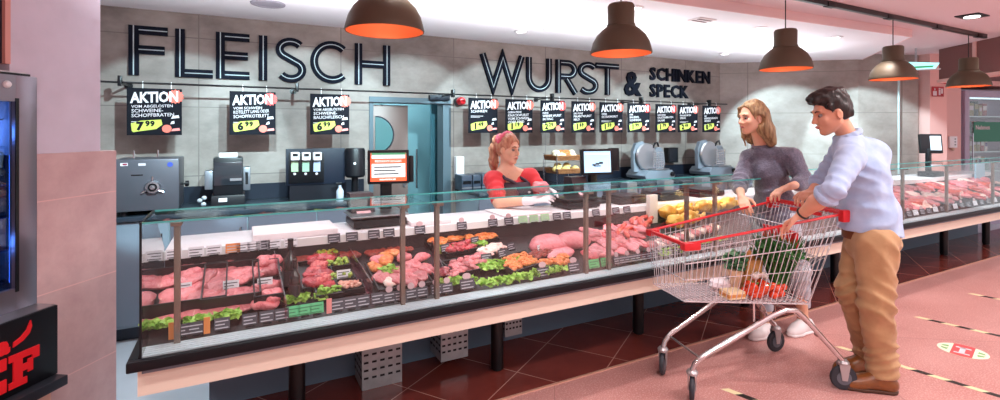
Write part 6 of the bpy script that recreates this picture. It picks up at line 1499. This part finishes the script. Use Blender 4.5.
g.chain([nb + Vector((0,0,-.035)), sL], [.06,.064], .03); g.chain([nb + Vector((0,0,-.035)), sR], [.06,.064], .03)
g.el(ch + Fw*.055 + Lw*.055 + Vector((0,0,.02)), (.065,.065,.07), None, .05); g.el(ch + Fw*.055 - Lw*.055 + Vector((0,0,.02)), (.065,.065,.07), None, .05)
fL = eL.lerp(wL, .45); fR = eR.lerp(wR, .35)
g.chain([sL, eL, fL], [.070,.060,.050], .03); g.chain([sR, eR, fR], [.068,.058,.050], .03)
g.cut(pe + Vector((0,0,-.06)), (0,0,-1)); g.build('sweater', knit, wo, noise=.003, nscale=26, seed=12, folds=[(eL, sL - eL, .05, .008, .11), (eR, sR - eR, .05, .008, .11), (wa + Fw*.1, Vector((.2,0,1)), .09, .008, .2), (sL.lerp(ch, .5), Lw + Vector((0,0,.6)), .09, .006, .14), (sR.lerp(ch, .5), -Lw + Vector((0,0,.6)), .09, .006, .14)])
rb = SDF(.006)
for k in range(12):
    a0, a1 = 2*PI*k/12, 2*PI*(k+1)/12; c0 = nb + Vector((0,0,.004)); rb.rc(c0 + (Fw*math.cos(a0) + Lw*math.sin(a0))*.062 - Vector((0,0,.018*math.cos(a0))), c0 + (Fw*math.cos(a1) + Lw*math.sin(a1))*.062 - Vector((0,0,.018*math.cos(a1))), .013, .013, .01)
rb.build('neck_rib', knit, wo)
jean = mat('pale_jeans', '#aab0bd', .8, col2='#c3c7d0', vscale=10, bump=.3, bscale=24)
g = SDF(.008); g.chain([pe + Vector((0,0,.03)), pe + Vector((0,0,-.06))], [.135,.135], .05)
g.chain([hpL, kL, aL + Vector((0,0,.10))], [.10,.07,.05], .04); g.chain([hpR, kR, aR + Vector((0,0,.10))], [.10,.07,.05], .04); g.cut(Vector((0,0,.19)), (0,0,-1)); g.build('jeans', jean, wo, noise=.002, nscale=28, folds=[(kL, (0,.2,1), .06, .008, .15), (kR, (0,.2,1), .06, .008, .15)])
snk = mat('sneaker_white', '#eeeaea', .5); 
shoe(aL, hL, tL, wo, snk, mat('sneaker_sole', '#f4f2f2', .5), white_ink, .09); shoe(aR, hR, tR, wo, snk, MATS['sneaker_sole'], white_ink, .09)

# ------------------------------------------------------------------ the saleswoman
st = thing('person', 'saleswoman in red polo shirt and dark apron behind the counter holding pink meat', 'person', cam(.12, 4.12, 0))
Bs = basis(Dr(.72, -.66, -.10)); Hs = A(509, 149, 4.02)
b = SDF(.0065); Ps = head(b, Hs, Bs, .95, True)
nb = A(507, 173, 4.06); ch = A(512, 190, 4.1); wa = A(514, 212, 4.14); pe = A(515, 238, 4.16)
Fs = Dr(.55, -.83, 0).normalized(); Ls = Dr(.83, .55, 0).normalized()
b.chain([Ps(-.03,0,-.04), nb], [.048,.054], .03); b.chain([nb + Vector((0,0,-.05)), ch, wa, pe], [.07,.12,.12,.14], .05)
sR_ = A(493, 180, 3.98); sL_ = A(530, 177, 4.12); eR_ = A(499, 202.5, 3.86); wR_ = A(531, 201, 3.74); eL_ = A(545, 196, 4.04); wL_ = A(543, 191, 3.84)
b.chain([nb, sR_], [.06,.055], .05); b.chain([nb, sL_], [.06,.055], .05)
b.chain([sR_, eR_, wR_], [.052,.044,.028], .03); b.chain([sL_, eL_, wL_], [.05,.04,.028], .03)
for h_ in (-1, 1):
    hp = pe + Ls*.09*h_; b.chain([pe, hp], [.12,.10], .04); b.chain([hp, Vector((hp.x, hp.y, .48)), Vector((hp.x, hp.y, .09))], [.095,.06,.045], .03); b.chain([Vector((hp.x, hp.y, .06)), Vector((hp.x, hp.y, .04)) + Fs*.16], [.04,.03], .02)
b.build('body', skin_w, st); face(Ps, st, Bs, MATS['brow_fair'])
gl = SDF(.0055); hand(gl, wR_, A(549, 197, 3.72) - wR_, Dr(-.1,-.4,.5), -1, (.25,.35,.3), .8, 1.0); hand(gl, wL_, A(556, 189, 3.74) - wL_, Dr(.2,.2,1), 1, (.4,.6,.5), .8, 1.0)
gl.rc(wR_ - (wR_ - eR_).normalized()*.05, wR_, .034, .031, .01); gl.rc(wL_ - (wL_ - eL_).normalized()*.04, wL_, .034, .031, .01)
gl.build('gloves', mat('glove_white', '#efe6ea', .4), st)
hair_s = mat('hair_strawberry', '#a8604a', .42, col2='#d09a78', vscale=40, bump=.6, bscale=60, stretch=(1, 1, .3))
R = [[Bs[i].x for i in range(3)], [Bs[i].y for i in range(3)], [Bs[i].z for i in range(3)]]
hs = SDF(.006); hs.el(Ps(-.022,0,.045), (.098,.081,.093), R); hs.el(Ps(-.05,0,-.005), (.064,.072,.07), R, .03); hs.el(Ps(.105,0,-.035), (.08,.09,.108), R, .012, True)
for s in (-1, 1): hs.el(Ps(.0, s*.092, -.012), (.024,.02,.034), R, .006, True)
hs.chain([Ps(-.09,0,.07), Ps(-.15,0,.06), Ps(-.17,0,-.03), Ps(-.165,0,-.14), Ps(-.15,.0,-.24)], [.04,.036,.042,.04,.014], .02)
hs.build('hair', hair_s, st, noise=.005, nscale=95, seed=6)
hb_ = SDF(.006)
for k in range(9):
    a0 = -1.5 + 3.0*k/9; a1 = -1.5 + 3.0*(k+1)/9; hb_.rc(Ps(-.055 + .03*math.cos(a0), math.sin(a0)*.084, .05 + .088*math.cos(a0)), Ps(-.055 + .03*math.cos(a1), math.sin(a1)*.084, .05 + .088*math.cos(a1)), .015, .015, .01)
for k in range(8):
    a0 = 2*PI*k/8; a1 = 2*PI*(k+1)/8; hb_.rc(Ps(-.115, .036*math.cos(a0), .07 + .036*math.sin(a0)), Ps(-.115, .036*math.cos(a1), .07 + .036*math.sin(a1)), .014, .014, .01)
hb_.build('hair_band', mat('band_pink', '#dd5f78', .6), st)
polo = mat('polo_red', '#d8323a', .75, bump=.3, bscale=16, sheen=.2)
g = SDF(.0075); g.chain([nb + Vector((0,0,-.035)), ch, wa, pe], [.065,.13,.135,.15], .03); g.chain([nb + Vector((0,0,-.03)), sR_], [.062,.07], .03); g.chain([nb + Vector((0,0,-.03)), sL_], [.062,.068], .03)
g.chain([sR_, sR_.lerp(eR_, .75)], [.075,.066], .03); g.chain([sL_, sL_.lerp(eL_, .75)], [.072,.062], .03); g.cut(pe + Vector((0,0,-.08)), (0,0,-1)); g.build('polo_shirt', polo, st, noise=.002, nscale=28, seed=2, folds=[(sR_.lerp(eR_, .6), sR_ - eR_, .05, .008, .11), (sL_.lerp(eL_, .6), sL_ - eL_, .05, .007, .1), (ch - Fs*.02 - Ls*.1, Vector((.3,.2,1)), .07, .006, .15)])
cl = SDF(.006)
for k in range(11):
    a0 = -2.7 + 5.4*k/11; a1 = -2.7 + 5.4*(k+1)/11; c0 = nb + Vector((0,0,.012)); cl.rc(c0 + (-Fs*math.cos(a0) + Ls*math.sin(a0))*.070 + Vector((0,0,.016*math.cos(a0))), c0 + (-Fs*math.cos(a1) + Ls*math.sin(a1))*.070 + Vector((0,0,.016*math.cos(a1))), .016, .016, .01)
cl.build('collar', polo, st)
apron = mat('apron_plum', '#3d2f3b', .75, bump=.3, bscale=30)
g = SDF(.0075); bibc = ch + Fs*.02 + Vector((0,0,-.0))
g.chain([ch + Vector((0,0,.06)) + Fs*.012, ch + Fs*.012, wa + Fs*.012, pe + Fs*.012 , pe + Vector((0,0,-.35)) + Fs*.03], [.135,.156,.158,.174,.2], .03)
g.cut(ch + Vector((0,0,.075)), (0,0,1)); g.cut(ch - Fs*.0, -Fs - Vector((0,0,0))); g.build('apron', apron, st)
for s in (-1, 1):
    p0 = ch + Fs*.135 + Ls*s*.06 + Vector((0,0,.07)); p1 = nb + Ls*s*.075 + Fs*.07 + Vector((0,0,-.035)); p2 = nb + Ls*s*.085 + Vector((0,0,.015)); p3 = nb + Ls*s*.07 - Fs*.08 + Vector((0,0,-.03))
    MB().tube([p0, p0.lerp(p1, .5) + Fs*.022, p1 + Fs*.015, p2, p3], .013, 8).build('apron_strap', apron, st)
nt_ = ch + Fs*.155 + Ls*.05 + Vector((0,0,-.005)); MB().ell(nt_, (.022,.022,.012), sub=2).build('name_badge', white_p, st)
g = SDF(.009)
for h_ in (-1, 1):
    hp = pe + Ls*.09*h_; g.chain([hp, Vector((hp.x, hp.y, .48)), Vector((hp.x, hp.y, .10))], [.115,.085,.07], .04)
g.build('trousers', mat('trousers_dark', '#2a2a33', .8), st)
for h_ in (-1, 1):
    hp = pe + Ls*.09*h_; h0 = Vector((hp.x, hp.y, .04)) - Fs*.04; shoe(None, h0, h0 + Fs*.2, st, black_p, black_m, None, .08)
mp = A(541, 187, 3.74); tag(MB().ell(mp, (.075,.05,.045), None, 3, .12, 5).build('meat_cut', pork), 'pink piece of meat held up by the saleswoman in white gloves', 'meat')
# ================================================================== light and camera
def spot(loc, target, power, angle, blend=.5, size=.05, col=(1, .93, .9)):
    l = bpy.data.lights.new('spot', 'SPOT'); l.energy = power; l.spot_size = math.radians(angle); l.spot_blend = blend; l.shadow_soft_size = size; l.color = col
    o = bpy.data.objects.new('spot_light', l); COL.objects.link(o); o.location = loc
    o.rotation_euler = (Vector(target) - Vector(loc)).to_track_quat('-Z', 'Y').to_euler(); return o
def area(loc, target, power, sx, sy, col=(1, .95, .93)):
    l = bpy.data.lights.new('panel', 'AREA'); l.energy = power; l.shape = 'RECTANGLE'; l.size = sx; l.size_y = sy; l.color = col  # serves only added fill lamps that have no fixture
    o = bpy.data.objects.new('added_fill_light', l); COL.objects.link(o); o.location = loc
    o.rotation_euler = (Vector(target) - Vector(loc)).to_track_quat('-Z', 'Y').to_euler(); return o
def point(loc, power, size=.04, col=(1, .85, .7)):
    l = bpy.data.lights.new('bulb', 'POINT'); l.energy = power; l.shadow_soft_size = size; l.color = col
    o = bpy.data.objects.new('bulb_light', l); COL.objects.link(o); o.location = loc; return o
COOL = (.74, .94, 1.0); WARM = (1, .945, .93); WALLC = (.64, .92, 1.0); PINK = (1, .80, .78)
# track spots in front of the wall: scallops on letters and signs
spot((.1, 2.45, 2.5), (-.45, 5.05, 1.3), 370, 38, .22, .02, WALLC)
for x in (.5, 1.5, 2.6, 3.8, 5.0): spot((x, 2.45, 2.5), (x + .05, 5.05, 1.30), 370, 44, .22, .02, WALLC)
spot((5.5, 3.2, 2.5), (7.1, 4.4, 1.2), 420, 52, .25, .03, WALLC); spot((6.6, 2.95, 2.5), (8.0, 3.75, 1.2), 330, 56, .25, .03, WALLC)
# meat lamps aimed into the counter
for x in (-.1, .7, 1.5, 2.3, 3.1, 4.1, 5.2, 6.2, 7.2, 8.2): spot((x, 2.35, 2.55), (x, 2.85, .75), 75, 58, .5, .05, (1, .93, .93))
# downlights over the service side
for x in (-.8, .6, 2.0, 3.3, 4.6, 5.8): spot((x, 4.0, 2.53), (x, 4.0, 0), 30, 120, .8, .08, COOL)
# shop ceiling
for x, y in ((-1.5, .5), (1.2, .6), (3.6, .7), (6, .8), (8.5, 1), (-1, -2.5), (2, -2.5), (5, -2.5), (8.5, -2)):
    spot((x, y, 2.6), (x, y, 0), 105, 140, .8, .06, WARM)
for x, y in ((1, -1.2), (4.5, -1.0), (8, -.6)): area((x, y, 2.62), (x, y, 0), 60, 2.4, 1.2, (1, .95, .95))  # added soft fills above the frame, no real panels there
for px in (385, 621, 785.5, 893, 968.5): point((xY(px, YL), YL, ZL + .05), 1.3, .04, (1, .7, .45))
point((.95, 5.8, 2.1), 9, .1, COOL); point((1.7, 5.75, 2.1), 14, .1, COOL)
for x in (3.3, 3.75): point((x, 2.98, 1.02), 2.0, .03, (1, .72, .32))
point(PM @ Vector((.62, -.12, 1.55)), 3, .04, (.35, .6, 1)); point(PM @ Vector((.62, -.12, 1.0)), 2.5, .04, (.35, .6, 1))
for x in (0, 2.6, 5.2): area((x, 3.7, 2.12), (x, 3.75, 3), 20, 2.4, .5, (.96, .97, 1))  # added uplights floating without fixtures, brighten the white ceiling
for x in (2.5, 6.5): area((x, .4, 2.1), (x, .4, 3), 22, 3, .6, (1, .93, .95))  # more added uplights, likewise without fixtures, for the pink ceiling
w = bpy.data.worlds.new('shop_world'); S.world = w; w.use_nodes = True
w.node_tree.nodes['Background'].inputs[0].default_value = (.95, .93, 1, 1); w.node_tree.nodes['Background'].inputs[1].default_value = .8

cd = bpy.data.cameras.new('camera'); co = bpy.data.objects.new('camera', cd); COL.objects.link(co)
co.location = (0, 0, H); cd.sensor_width = 36; cd.lens = F/1000*36; cd.clip_start = .05
co.rotation_euler = (PI/2, 0, math.atan2(SA, CA) - PI/2)
cd.shift_y = (130 - 200)/1000.0          # horizon at image row 130
S.camera = co
S.view_settings.view_transform = 'Standard'; S.view_settings.look = 'None'; S.view_settings.gamma = 1; S.view_settings.use_curve_mapping = False
S.view_settings.exposure = 0.05
S.cycles.use_denoising = True
S.cycles.max_bounces = 8; S.cycles.transparent_max_bounces = 16; S.cycles.sample_clamp_indirect = 6
